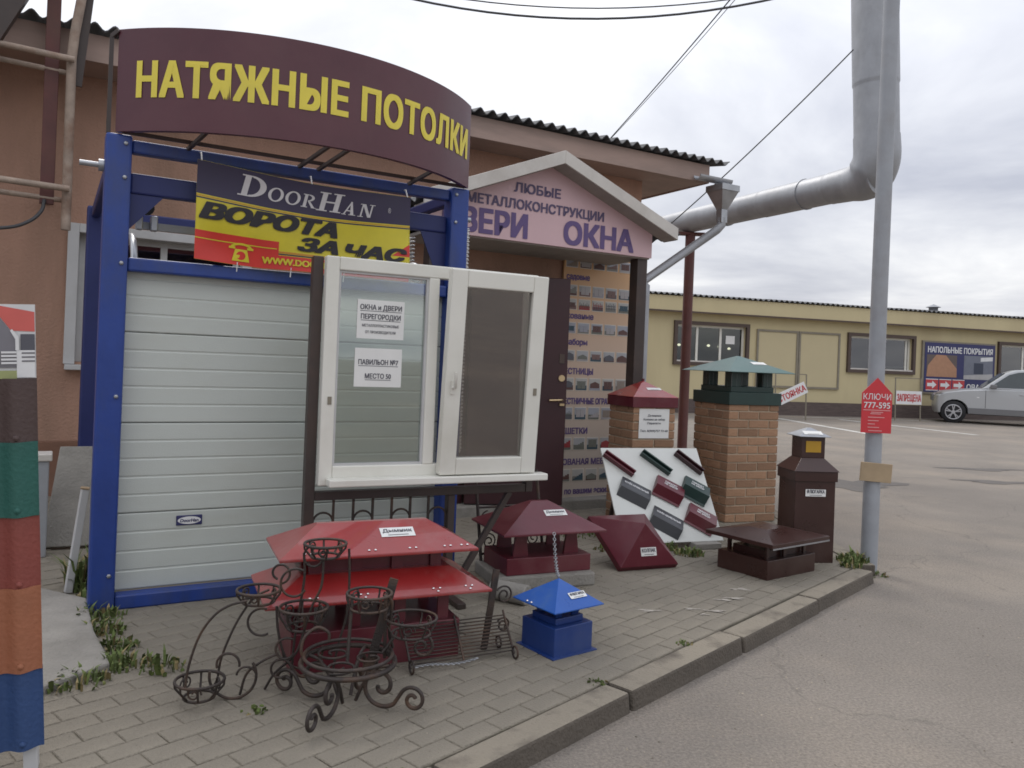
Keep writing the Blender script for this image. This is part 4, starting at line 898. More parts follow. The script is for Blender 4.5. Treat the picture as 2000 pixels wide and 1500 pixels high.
bg_, HG = brick_pillar('green_capped_brick_pillar', 'brown brick pillar wearing a dark green hooded chimney cap', (2.07,7.31,PZ), rad(20.8), 0.53, 14, seedv=3)
q = MB(); frustum(q,0.56,0.56,HG-0.02,0.56,0.56,HG+0.09); gc = q.build('cap_collar', M['greenmetal'], bg_, bevel=0.004)
q = MB(); frustum(q,0.46,0.46,HG+0.09,0.46,0.46,HG+0.14); q.build('cap_neck', M['greenmetal'], bg_, bevel=0.004)
for x_ in (-0.17,0.17):
    for y_ in (-0.17,0.17):
        q = MB(); q.box(x_-0.05,x_+0.05,y_-0.05,y_+0.05,HG+0.14,HG+0.275); q.build('cap_leg', M['greenmetal'], bg_, bevel=0.003)
hood_roof(bg_, 'cap_roof', M['greenroof'], 0.72, 0.72, HG+0.268, 0.02, 0.02, HG+0.415, 0.004)
sticker(bg_, '', slope_fn('f',0.72,0.72,HG+0.272,0.02,0.02,HG+0.415,0.10,0.55), 0.15, 0.06, 0.02)
mesh_ = MB()
for k in range(9):
    x_ = -0.22+0.44*k/8; mesh_.bar((x_,-0.221,HG+0.14),(x_,-0.221,HG+0.252),0.0007,0.0007); mesh_.bar((0.221,x_,HG+0.14),(0.221,x_,HG+0.252),0.0007,0.0007); mesh_.bar((-0.221,x_,HG+0.14),(-0.221,x_,HG+0.252),0.0007,0.0007)
ob = mesh_.build('wire_mesh', M['zinc'], bg_); ob['kind'] = 'stuff'
br_, HR = brick_pillar('red_capped_brick_pillar', 'brown brick pillar with wine red pyramid cap and a white price notice', (1.149,6.95,PZ), rad(22), 0.41, 14, 0.0725, seedv=9)
q = MB(); frustum(q,0.445,0.445,HR-0.02,0.445,0.445,HR+0.065); q.build('cap_collar', M['winemetal'], br_, bevel=0.004)
hood_roof(br_, 'cap_roof', M['redmetal'], 0.45, 0.45, HR+0.065, 0.015, 0.015, HR+0.20, 0.004)
sticker(br_, '', slope_fn('f',0.45,0.45,HR+0.069,0.015,0.015,HR+0.20,0.04,0.5), 0.14, 0.035, 0.02)
q = MB(); q.cyl((0,0,HR+0.19),(0,0,HR+0.22),0.013,10); q.build('finial', M['winemetal'], br_)
pn = thing('price_notice', 'white printed price notice stuck on the red capped brick pillar', 'notice', (1.149,6.95,PZ), rad(22))
q = MB(); q.box(-0.150,0.145,-0.2095,-0.2055,HR-0.28,HR-0.03); q.build('sheet', M['paper'], pn)
f_ = plane_fn((-0.003,-0.2112,0))
for s_, z, w in (('Дымники',HR-0.095,0.13),('Колпаки на забор',HR-0.128,0.21),('Парапеты',HR-0.16,0.13),('Тел. 8(909)727 73 68',HR-0.225,0.27)): text(s_, 0.018, M['greyprint'], pn, f_, width=w, bold=0.015, y0=z)
# ================================================================== WHITE SAMPLE BOARD WITH METAL PROFILES
sbo = thing('sample_board', 'white display board leaning back with rows of folded metal edge profiles', 'display board', (0.851,5.771,PZ+0.045), rad(18.6))
bf = lambda x, b, n: Vector((x, 0.554*b-0.833*n, 0.833*b+0.554*n))
BWd, BHt = 0.852, 0.781
q = MB(); q.slab([bf(0,0,0),bf(BWd,0,0),bf(BWd,BHt,0),bf(0,BHt,0)], bf(0,0,-0.014)); q.build('board', M['boardwhite'], sbo, bevel=0.002)
for x_ in (0.15,0.70):
    q = MB(); q.bar(bf(x_,0.62,-0.03), bf(x_,0.62,-0.03)+Vector((0,0.20,-0.55)), 0.03, 0.02); q.build('rear_strut', M['brownsteel'], sbo)
def profile(nm, lab, mk, u0, v0, u1, v1, sec, txt=None):
    a = Vector((u0*BWd, (1-v0)*BHt)); b_ = Vector((u1*BWd, (1-v1)*BHt)); d = (b_-a).normalized(); w = Vector((d.y, -d.x))
    if w.y > 0: w = -w
    q = MB(); n = len(sec)
    for P in (a, b_):
        for ww, nn_ in sec: q.v.append(tuple(bf(P.x+w.x*ww, P.y+w.y*ww, nn_)))
    for i in range(n): j = (i+1) % n; q._f((i,n+i,n+j,j))
    q._f(tuple(range(n))); q._f(tuple(range(2*n-1,n-1,-1)))
    o = q.build(nm, M[mk], sbo, bevel=0.0015); o['label'] = lab
    if txt:
        (wa, na), (wb_, nb_) = sec[txt[1]], sec[txt[1]+1]; ln = (b_-a).length; lines = txt[0]
        sl_ = math.hypot(wb_-wa, nb_-na); nx_, ny_ = -(nb_-na)/sl_, (wb_-wa)/sl_
        def f3(x, y):
            t_ = (sl_*0.5-y)/sl_; ww = wa+(wb_-wa)*t_+nx_*0.002; nn_ = na+(nb_-na)*t_+ny_*0.002; P = a+d*(ln*0.5+x)
            return bf(P.x+w.x*ww, P.y+w.y*ww, nn_)
        for k, (s_, wd) in enumerate(lines): text(s_, 0.019, M['whiteprint'], o, f3, width=wd, bold=0.02, y0=(0.006-0.024*k) if len(lines) > 1 else -0.008)
    return o
L_SEC = [(0,0),(0,0.05),(0.012,0.052),(0.014,0.022),(0.034,0.02),(0.036,0.045),(0.044,0.045),(0.044,0)]
R_SEC = [(0,0.004),(0.10,0.048),(0.112,0.05),(0.178,0.002)]
P_SEC = [(0,0.0),(0.003,0.03),(0.105,0.068),(0.160,0.015),(0.178,0.012),(0.165,0.0)]
profile('drip_edge_profile','wine red drip edge strip','winemetal',.03,.05,.275,.28,L_SEC)
profile('drip_edge_profile','dark green drip edge strip','greenmetal',.41,.04,.65,.27,L_SEC)
profile('drip_edge_profile','maroon drip edge strip','maroondoor',.765,.04,.985,.27,L_SEC)
profile('ridge_profile','grey roof ridge piece','greymetal',.155,.31,.405,.47,R_SEC,([('КОНЁК КРОВЕЛЬНЫЙ',0.20)],0))
profile('parapet_profile','wine red fence parapet piece in the middle row','winemetal',.50,.31,.735,.46,P_SEC,([('ПАРАПЕТ',0.10),('НА ЗАБОР',0.11)],1))
profile('parapet_profile','dark green fence parapet piece','greenmetal',.785,.32,1.0,.465,P_SEC,([('ПАРАПЕТ',0.10),('НА ЗАБОР',0.11)],1))
profile('ridge_profile','slate grey roof ridge piece in the bottom row','greymetal',.40,.62,.65,.79,R_SEC,([('КОНЁК КРОВЕЛЬНЫЙ',0.20)],0))
profile('parapet_profile','wine red fence parapet piece in the bottom row','winemetal',.755,.61,.985,.77,P_SEC,([('ПАРАПЕТ',0.10),('НА ЗАБОР',0.11)],1))
for i,(x_,y_) in enumerate(((1.02,5.80),(1.50,5.96))):
    q = MB(); q.box(-0.11,0.11,-0.05,0.05,0,0.044); ob = q.build('support_block', M['concrete'], None, bevel=0.006); ob.location = (x_,y_,PZ); ob.rotation_euler = (0,0,rad(18.6))
    tag(ob, ('pale concrete block under the left half of the sample board','dark edged concrete block under the right half of the sample board')[i], 'block', 'blocks under the sample board')

# ================================================================== WROUGHT IRON
def part_tube(parent, name, pts, r=0.007, n=7, closed=False): q = MB(); q.tube(pts, r*(0.74 if parent.name.startswith('arched') else 0.88), n, closed); return q.build(name, M['iron'], parent)
def basket(parent, c, R, h, Rb, rw=0.006, ribs=8):
    c = Vector(c); q = MB(); q.ring(c, R, rw, 28, 6); o = q.build('basket_ring', M['iron'], parent)
    q = MB(); q.ring(c+Vector((0,0,-h)), Rb, rw*0.9, 24, 6); q.build('basket_bottom', M['iron'], o)
    for k in range(ribs):
        a = 2*math.pi*k/ribs+0.2; u_ = Vector((math.cos(a), math.sin(a), 0))
        q = MB(); q.tube([c+u_*R, c+u_*(R*0.98)+Vector((0,0,-h*0.4)), c+u_*Rb+Vector((0,0,-h))], rw*0.75, 5); q.build('basket_rib', M['iron'], o)
    for k in range(3):
        a = 2*math.pi*k/3+0.5; u_ = Vector((math.cos(a), math.sin(a), 0)); v_ = Vector((-u_.y, u_.x, 0))
        q = MB(); q.tube(spiral(c+u_*R*0.78+Vector((0,0,-h*0.45)), h*0.45, h*0.1, 0, 9, 20, v_), rw*0.6, 5); q.build('basket_scroll', M['iron'], o)
    return o
K = 0.00193
ls = thing('arched_flower_stand', 'wrought iron flower stand with four ring baskets and arched rails, before the red hood', 'flower stand', (-1.03,3.06,PZ), rad(6))
lp = lambda px, py, d=0.0: Vector(((px-440)*K, d, max(0.007,(1378-py)*K)))
basket(ls, lp(388,1330,-0.06), 0.088, 0.062, 0.055)
basket(ls, lp(482,1170,0.05), 0.082, 0.045, 0.06)
basket(ls, lp(608,1080,0.10), 0.082, 0.05, 0.055)
basket(ls, lp(575,1200,0.02), 0.092, 0.075, 0.062)
for dd, P in ((-0.14,[(372,1332),(378,1285),(395,1230),(420,1192),(448,1172),(480,1163)]),(0.02,[(412,1335),(418,1300),(436,1250),(455,1212),(478,1180),(505,1165)])):
    part_tube(ls, 'arched_rail', smooth_path([lp(x,y,dd) for x,y in P]), 0.0065)
def scr(px, py, R, a0, a1, r1=0.012, d=0.0, w=0.0065): return part_tube(ls, 'scroll', spiral(lp(px,py,d), R, r1, rad(a0), rad(a1), 30), w)
part_tube(ls, 'scroll', spiral(lp(446,1330,-0.02), 0.088, 0.086, rad(170), rad(395), 30), 0.0075)
part_tube(ls, 'scroll', spiral(lp(470,1332,-0.02), 0.040, 0.034, rad(20), rad(170), 14), 0.006)
scr(432,1312,0.045,-10,200,0.040); scr(545,1283,0.048,60,330,0.030); scr(535,1322,0.045,-30,300,0.03); scr(575,1290,0.08,190,370,0.075,0.05)
scr(522,1137,0.042,-90,250,0.025,0.06); scr(553,1158,0.062,60,330,0.045,0.05); scr(492,1233,0.055,70,300,0.050,0.03); scr(588,1110,0.05,120,420,0.02,0.1)
for P, dd in (([(565,1100),(568,1150),(560,1220),(552,1290),(549,1372)],0.10),([(655,1095),(658,1160),(656,1230),(640,1300),(628,1372)],0.14),([(520,1200),(525,1250),(540,1300),(570,1340),(600,1340)],0.03),([(530,1290),(500,1305),(470,1330),(458,1372)],0.0),([(608,1100),(606,1160),(590,1200),(578,1240),(560,1300),(520,1340),(500,1374)],0.06)):
    part_tube(ls, 'stem', smooth_path([lp(x,y,dd) for x,y in P]), 0.007)

cs = thing('round_flower_stand', 'low round wrought iron flower stand on four scrolled legs with a raised ring', 'flower stand', (-0.575,3.02,PZ), rad(0))
q = MB(); q.ring((0,0,0.172), 0.175, 0.010, 40, 8); rg = q.build('base_ring', M['iron'], cs)
q = MB(); q.ring((0,0,0.20), 0.165, 0.007, 36, 6); q.build('upper_rim', M['iron'], cs)
for k in range(3):
    a = 2*math.pi*k/3+0.3; q = MB(); q.tube(spiral((0.085*math.cos(a),0.085*math.sin(a),0.18), 0.07, 0.018, a, a+8, 26, (1,0,0), (0,1,0)), 0.005, 6); q.build('base_scroll', M['iron'], cs)
for k, az_ in enumerate((-105, -12, 78, 165)):
    u_ = Vector((math.cos(rad(az_)), math.sin(rad(az_)), 0)); z_ = Vector((0,0,1))
    pts = spiral(u_*0.135+z_*0.098, 0.012, 0.082, rad(90-620), rad(-50), 44, u_)
    o_ = part_tube(cs, 'leg', pts, 0.0095, 8)
    e_ = pts[-1]; pts2 = [e_]+spiral(u_*0.262+z_*0.060, 0.050, 0.011, rad(150), rad(-330), 34, u_)
    part_tube(cs, 'foot_scroll', pts2, 0.0085, 8)
    part_tube(cs, 'leg_tie', [u_*0.165+z_*0.175, u_*0.12+z_*0.165, u_*0.06+z_*0.09, u_*0.035+z_*0.03], 0.008)
for x_ in (0.0, 0.128): part_tube(cs, 'upright', [(x_,0.06 if x_ else -0.02,0.17),(x_,0.03,0.42)], 0.008)
q = MB(); q.bar((0.06,0.10,0.10),(0.145,0.12,0.46),0.034,0.008,(0,1,0)); q.build('flat_bar', M['iron'], cs)
basket(cs, (0.065,0.03,0.425), 0.085, 0.055, 0.07, 0.0055, 6)
basket(cs, (0.225,0.07,0.325), 0.098, 0.06, 0.075, 0.0055, 6)
part_tube(cs, 'side_arm', smooth_path([(0.12,0.05,0.19),(0.16,0.06,0.25),(0.17,0.07,0.27)]), 0.008)
part_tube(cs, 'side_scroll', [(0.30,0.07,0.262)]+spiral((0.27,0.07,0.215), 0.045, 0.012, rad(60), rad(-380), 30), 0.007)
part_tube(cs, 'side_arm', smooth_path([(0.13,0.04,0.42),(0.15,0.05,0.38),(0.14,0.07,0.27),(0.155,0.09,0.2)]), 0.007)
part_tube(cs, 'leaf_hook', smooth_path([(-0.155,-0.03,0.18),(-0.17,-0.04,0.22),(-0.16,-0.03,0.27),(-0.12,-0.01,0.30),(-0.08,0,0.28),(-0.075,0,0.25)]), 0.007)

rk = thing('wire_grate_rack', 'low wire grate rack with ring feet lying against the red hood beside the blue hood', 'wire rack', (-0.375,3.36,PZ), rad(27))
RW = 0.49
for k in range(12):
    t_ = k/11; q = MB(); q.tube([(0,0.02+0.10*t_,0.03+0.13*t_),(RW,0.02+0.10*t_,0.03+0.13*t_)], 0.003, 5); q.build('wire', M['iron'], rk)
for x_ in (0.0, RW*0.5, RW): part_tube(rk, 'frame_bar', [(x_,0.0,0.022),(x_,0.13,0.18)], 0.006)
for x_, y_ in ((0,-0.01),(RW,-0.01),(RW*0.98,0.14)):
    q = MB(); q.ring((x_,y_,0.031), 0.026, 0.005, 18, 6, 'x'); q.build('ring_foot', M['iron'], rk)
q = MB(); q.bar((RW-0.08,0.15,0.0),(RW-0.02,0.17,0.36),0.032,0.008,(0,1,0)); q.build('flat_upright', M['iron'], rk)
part_tube(rk, 'scroll', spiral((RW+0.02,0.16,0.24), 0.045, 0.012, rad(150), rad(-420), 30), 0.005)
part_tube(rk, 'scroll', spiral((RW+0.02,0.16,0.10), 0.035, 0.012, rad(150), rad(-420), 30), 0.005)
dc = thing('draped_chain', 'fine pale chain lying along the front edge of the wire grate rack', 'chain', (-0.375,3.34,PZ), rad(27))
for i in range(24):
    q = MB(); x_ = 0.03+0.012*i; q.tube([(x_+0.009*math.cos(a), 0.004*math.sin(a) if i % 2 else 0, 0.030+0.006*math.sin(x_*22)+(0 if i % 2 else 0.004*math.sin(a))) for a in [2*math.pi*k/8 for k in range(8)]], 0.002, 4, True); q.build('link', M['zinc'], dc)
# scroll panel behind the wine red hood
sp = thing('wrought_iron_panel', 'ornate wrought iron scroll panel leaning behind the wine red hood', 'iron panel', SH(2.12,-0.12,PZ), TH)
for x_ in (0, 0.46): part_tube(sp, 'frame_post', [(x_,0,0),(x_,0.14,0.62)], 0.012)
for z_ in (0.12,0.40,0.60): part_tube(sp, 'frame_rail', [(0,0.14*z_/0.62,z_),(0.46,0.14*z_/0.62,z_)], 0.009)
for i in range(4):
    for j in range(2):
        c_ = Vector((0.065+0.11*i, 0.14*(0.19+0.14*j)/0.62, 0.19+0.14*j)); s_ = 1 if (i+j) % 2 else -1
        part_tube(sp, 'scroll', spiral(c_, 0.05, 0.010, rad(90), rad(90+s_*560), 28), 0.005)

# ================================================================== LEFT EDGE: SAMPLE SHEETS, RUBBLE, MAST
ss = thing('sheet_sample_stand', 'stand of coloured corrugated roofing samples at the left edge, blue at the bottom', 'sample stand', (-1.418,2.499,PZ), rad(24))
ss.rotation_euler = (0, rad(-3.0), rad(24))
for nm, mk, z0, z1 in (('brown','onbrown',1.141,1.345),('green','ongreen',0.92,1.150),('red','onred',0.692,0.93),('orange','onorange',0.442,0.702),('blue','onblue',0.199,0.452)):
    q = corrugated(0.72, z1-z0, 0.095, 0.014, 0.003, 12); me = q.mesh('corrugated_sample', M[mk])
    o = inst(me, 'corrugated_sample', ss, (-0.715, -0.02-0.010*(z0 < 1), z0-PZ), (rad(90),0,0)); o['label'] = nm+' corrugated roofing sample'
    o.location.y = -0.022-0.006*(('brown','green','red','orange','blue').index(nm) % 2)
    for x_ in (-0.665,-0.475,-0.285,-0.095,-0.0):
        if x_ > -0.05: continue
        q = MB(); q.lathe([(0.010,0),(0.009,0.004),(0,0.006)],8); r_ = q.build('nail_cap', M[mk], o); r_.location = (x_+0.715+0.045, 0.022, 0.013*math.cos(2*math.pi*(x_+0.76)/0.095)+0.004)
q = MB(); q.box(-0.60,-0.56,0.0,0.04,0,1.24); q.box(-0.055,-0.015,0.0,0.04,0,1.24); q.build('stand_leg', M['pvcold'], ss, bevel=0.003)
pic = thing('house_picture', 'printed picture of a red roofed white house above the corrugated samples', 'picture', (-1.418,2.499,PZ), rad(24)); pic.rotation_euler = (0, rad(-3.0), rad(24))
px_ = lambda x, y: (-0.098+x*0.00135, 1.452-(y-597)*0.00155)
def pic_poly(nm, m_, pts, lay): q = MB(); q.poly([(px_(x,y)[0], -0.0105-0.0012*lay, px_(x,y)[1]) for x,y in pts]); return q.build(nm, m_, pic)
q = MB(); q.box(-0.70,px_(75,0)[0],-0.010,-0.004,px_(0,745)[1],px_(0,597)[1]); q.build('board', flat('print_pale_sky',205,205,205), pic)
pic_poly('roof_area', flat('print_red_roof',198,95,88), [(-390,690),(-60,690),(0,614),(28,649),(74,651),(74,612),(0,599),(-200,598)][::-1], 1)
pic_poly('gable_area', flat('print_grey_gable',118,116,122), [(-60,700),(38,700),(36,660),(0,616),(-4,616)][::-1], 2)
pic_poly('veranda_area', flat('print_dark_veranda',84,84,92), [(46,688),(74,688),(74,656),(46,656)], 3)
pic_poly('lower_wall', flat('print_grey_wall',110,108,112), [(-390,722),(38,722),(38,690),(-390,690)], 3)
pic_poly('porch_area', flat('print_white_porch',214,214,214), [(38,742),(74,742),(74,688),(38,688)], 4)
pic_poly('rafter', flat('print_white_porch',214,214,214), [(36,688),(43,688),(43,662),(30,646),(26,649),(36,666)], 5)
pic_poly('lawn', flat('print_green_lawn',150,155,105), [(-390,744),(38,744),(38,728),(-390,724)], 4)
for k in range(3): pic_poly('rail_gap', flat('print_grey_wall',110,108,112), [(48,695+k*8),(74,695+k*8),(74,692+k*8),(48,692+k*8)], 5)
for k in range(4): pic_poly('fence_rail', flat('print_white_porch',214,214,214), [(8,694+k*7),(38,694+k*7),(38,690+k*7),(8,690+k*7)], 5)
q = MB(); q.slab([(-1.72,3.02,0.07),(-1.60,3.27,0.07),(-1.70,3.42,0.07),(-1.86,3.64,0.07),(-2.14,4.10,0.07),(-2.7,4.35,0.07),(-3.3,3.3,0.07),(-2.5,2.5,0.07)][::1], (0,0,0.085)); ob = q.build('concrete_slab', M['concrete'], None, bevel=0.012); tag(ob, 'broken grey concrete slab on the ground at the foot of the blue post', 'slab')
st_ = thing('timber_stub_post', 'short weathered grey timber post leaning beside the blue gate post', 'post', (-2.335,4.28,PZ), rad(20))
q = MB(); q.bar((0,0,0),(0.06,0.02,0.55),0.038,0.038); q.build('stake', M['pvcold'], st_, bevel=0.004); q = MB(); q.bar((0.059,0.02,0.552),(0.0605,0.0201,0.562),0.044,0.044); q.build('stake_top', flat('raw_wood',150,128,100), st_, bevel=0.003)
gb = thing('grey_utility_box', 'narrow grey metal box with white lid by the pavilion wall', 'utility box', (-2.98,4.98,PZ), rad(30))
q = MB(); q.box(-0.10,0.10,-0.08,0.08,0,0.60); q.build('body', M['polegrey'], gb, bevel=0.008); q = MB(); q.box(-0.115,0.115,-0.095,0.095,0.601,0.645); q.build('lid', M['whitemetal'], gb, bevel=0.006)
q = MB(); q.slab([(-0.22,0,0),(0.16,0.0,0),(0.20,0.30,0.62),(-0.16,0.30,0.62)], (0,0.035,-0.016)); ob = q.build('leaning_slab', M['concrete'], None, bevel=0.006); ob.location = (-2.78,5.22,PZ+0.017); ob.rotation_euler = (0,0,rad(25)); tag(ob, 'flat grey concrete slab leaning up behind the utility box', 'slab')

ms = thing('rusty_wall_bracket', 'rusty steel mast and pipes bracketed to the pavilion wall at upper left', 'bracket', SH(-0.3,WY,2.4), TH)
my = 2.9-WY; mz = lambda z: z-2.4
q = MB(); q.box(-0.085,0.015,my,my+0.05,mz(2.57),mz(4.6)); q.build('channel_mast', M['poleRust'], ms, bevel=0.004)
q = MB(); q.tube([(0.105,my-0.05,mz(2.37)),(0.10,my-0.05,mz(3.75)),(0.115,my-0.05,mz(3.95)),(0.20,my-0.05,mz(4.6))],0.036,12); q.build('pipe_mast', M['rustpipe'], ms)
q = MB(); q.bar((0.13,my,mz(3.55)),(0.215,my,mz(4.55)),0.03,0.10,(1,0,0)); q.build('angle_brace', M['brownsteel'], ms)
for z_ in (3.72, 2.69):
    for dz, dy_, r_ in ((0,-0.12,0.026),(-0.075,0.02,0.022)):
        q = MB(); q.tube([(-1.9,my+dy_-0.0,mz(z_+dz+0.05)),(0.12,my+dy_,mz(z_+dz))], r_, 10); q.build('cross_pipe', M['rustpipe'], ms)
    q = MB(); q.bar((-0.03,my+0.05,mz(z_)),(-0.03,0.0,mz(z_)),0.04,0.04); q.build('wall_stay', M['poleRust'], ms)
q = MB(); q.tube(smooth_path([(-0.05,my-0.01,mz(2.60)),(-0.07,my-0.03,mz(2.50)),(-0.16,my-0.06,mz(2.40)),(-0.34,my-0.08,mz(2.33)),(-0.9,my-0.08,mz(2.26)),(-1.9,my-0.1,mz(2.3))]),0.014,8); q.build('cable', M['cable'], ms)
q = MB(); q.bar((-0.80,my-0.1,mz(3.15)),(-0.04,my-0.1,mz(4.81)),0.10,0.26,(1,0,0)); q.build('dark_beam', M['brownsteel'], ms)

# ================================================================== POLES, PIPE, KEY SIGN
gp_ = thing('grey_steel_pole', 'tall plain grey steel pole standing at the end of the kerb', 'pole', (2.64,5.77,0), 0)
q = MB(); q.tube([(0,0,-0.05),(0,0,2.2),(0.01,0,6.5)],[0.058,0.056,0.054],18); q.build('shaft', M['polegrey'], gp_)
ks = thing('key_service_sign', 'red arrow-topped plastic sign with white lettering strapped to the grey pole', 'sign', (2.64,5.70,1.05), rad(-4))
q = MB(); q.slab([(-0.125,-0.006,0),(0.085,-0.006,0),(0.085,-0.006,0.285),(-0.02,-0.006,0.395),(-0.125,-0.006,0.285)], (0,0.006,0)); q.build('plate', M['keyred'], ks)
kf = plane_fn((-0.02,-0.0085,0))
text('КЛЮЧИ', 0.044, M['whiteprint'], ks, kf, width=0.192, bold=0.0, y0=0.238)
text('777-595', 0.044, M['whiteprint'], ks, kf, width=0.18, bold=0.01, y0=0.178)
q = MB()
for z_, a, b_ in ((0.163,-0.095,0.095),(0.148,-0.04,0.045),(0.137,-0.045,0.03),(0.112,-0.06,0.055),(0.088,-0.06,0.015),(0.064,-0.06,-0.01),(0.040,-0.06,0.02),(0.016,-0.055,0.04)):
    q.poly([kf(a,z_-0.003),kf(b_,z_-0.003),kf(b_,z_+0.003),kf(a,z_+0.003)])
q.build('small_print', flat('sign_small_print',214,150,150), ks)
cbx = MB(); cbx.box(-0.115,0.105,-0.075,-0.060,0,0.135); ob = cbx.build('cardboard_patch', M['cardboard'], None, bevel=0.003); ob.location = (2.64,5.77,0.70); ob.rotation_euler = (0,rad(3),rad(-3)); tag(ob, 'blank tan cardboard rectangle taped to the grey pole below the red sign', 'cardboard')
q = MB()
rp = thing('rust_brown_pipe_support', 'thin rust-brown steel post holding up the thick grey pipe', 'pole', (3.11,14.3,0), 0)
q = MB(); q.tube([(0,0,0),(0,0,3.90)],0.088,14); q.build('shaft', M['poleRust'], rp)
q = MB(); q.box(-0.24,0.24,-0.09,0.09,3.86,3.905); q.build('saddle', M['poleRust'], rp, bevel=0.004)
PO = Vector((4.70,10.5,3.9)); pp = thing('insulated_heating_pipe', 'thick galvanised insulated pipe rising vertically then running back over the porch', 'pipe', PO, 0)
w2 = lambda p: Vector(p)-PO
v0_ = Vector((4.68,10.55,4.07)); v1_ = Vector((3.11,14.3,4.12)); v2_ = v1_+(v1_-v0_)*0.6
vt = lambda z: Vector((4.715-0.052*(z-4.0), 10.5, z))
RV, RH = 0.285, 0.215
q = MB(); q.tube([w2(vt(z_)) for z_ in (4.45,4.55,5.26,5.28,5.31,5.33,9.0)], [RV*0.985,RV*0.985,RV*0.985,RV*0.985,RV*1.02,RV*1.02,RV*1.02], 28); q.build('vertical_run', M['galv'], pp)
hp = [v0_.lerp(v1_, t) for t in (-0.03,0.17,0.175,0.183,0.19,0.51,0.515,0.523,0.53,1.0)]+[v2_]
q = MB(); q.tube([w2(p) for p in hp], [RH*1.06,RH*1.04,RH*1.04,RH,RH,RH,RH,RH*0.97,RH*0.97,RH*0.97,RH*0.97], 28); q.build('horizontal_run', M['galv'], pp)
dh = (v1_-v0_).normalized(); ctl = [v0_+dh*0.62, v0_+dh*0.36, v0_+dh*0.13+Vector((0,0,0.01)), v0_+dh*0.02+Vector((0,0,0.10)), vt(4.34), vt(4.62)]
q = MB(); ep = smooth_path(ctl, 5); er = [RH*1.05,RH*1.10,RV*0.96,RV*1.06,RV*1.03,RV*1.012]
q.tube([w2(p) for p in ep], [er[min(i//5,5)]+(er[min(i//5+1,5)]-er[min(i//5,5)])*((i % 5)/5) for i in range(len(ep))], 28); q.build('elbow_jacket', M['galv'], pp)
for t_ in (0.10,0.30,0.75):
    p = v0_.lerp(v1_, t_); d = (v1_-v0_).normalized(); q = MB(); q.tube([w2(p-d*0.012), w2(p+d*0.012)], RH*1.055, 28); q.build('band', M['galv'], pp)

# ================================================================== OVERHEAD CABLES
def cable(label, a, b_, sag, r, extra=None):
    a, b_ = Vector(a), Vector(b_); pts = [a.lerp(b_, t/24)-Vector((0,0,sag*4*(t/24)*(1-t/24))) for t in range(25)]
    o = thing('overhead_cable', label, 'cable', a, 0, None); q = MB(); q.tube([p-a for p in pts], r, 7); q.build('wire', M['cable'], o)
    if extra:
        pts = [a.lerp(b_, t/24)-Vector((0,0,(sag+extra)*4*(t/24)*(1-t/24))) for t in range(25)]; q = MB(); q.tube([p-a+Vector((0.01,0,0)) for p in pts], r*0.6, 6); q.build('wire', M['cable'], o)
cable('thick sagging cable crossing the sky at the top edge of the picture', (-3.2,9,6.05), (4.2,9,6.15), 0.74, 0.013, -0.12)
cable('pair of thin cables rising from the corrugated roof edge towards the upper right', (1.15,10.35,4.40), (3.35,1.55,6.2), 0.12, 0.0065, 0.05)
cable('single thin cable running from the gutter end to the vertical grey pipe', (1.60,12.9,3.0), (4.30,10.42,5.72), 0.10, 0.009)

# ================================================================== YELLOW BUILDING ACROSS THE ROAD
yb = thing('yellow_building', 'long single-storey yellow building with brown plinth across the road', 'building', (10.5,27.3,0), rad(16))
X0y, X1y = -10.0, 16.0
ops = [(-5.42,-2.88,1.71,2.92),(1.23,3.86,1.69,2.85),(7.80,10.4,1.62,2.83)]
q = MB(); xs = X0y
for a, b_, z0, z1 in ops:
    q.box(xs,a,0,0.3,0,3.3); q.box(a,b_,0,0.3,0,z0); q.box(a,b_,0,0.3,z1,3.3); xs = b_
q.box(xs,X1y,0,0.3,0,3.3); q.build('wall', M['yellowwall'], yb)
q = MB(); q.box(X0y,X1y,-0.30,0.3,3.301,3.80); q.build('parapet_fascia', M['yellowwall'], yb, bevel=0.01)
q = MB(); q.box(X0y,X1y,-0.32,-0.301,3.28,3.33); q.build('fascia_edge', M['browntrim'], yb)
me = corrugated(2.6, 1.2, 0.2, 0.035, 0.01, 6).mesh('roof_sheet', M['slate'])
for i in range(10): inst(me, 'roof_sheet', yb, (X0y+2.6*i, -0.38, 3.835+0.006*(i % 2)), (rad(4),0,0))
q = MB(); q.box(X0y,X1y,-0.05,0,0,0.50); q.build('plinth', mat('dark_brick_plinth',(0.10,0.075,0.068),0.8,var=0.3,scale=6,stretch=(0.6,1,5)), yb)
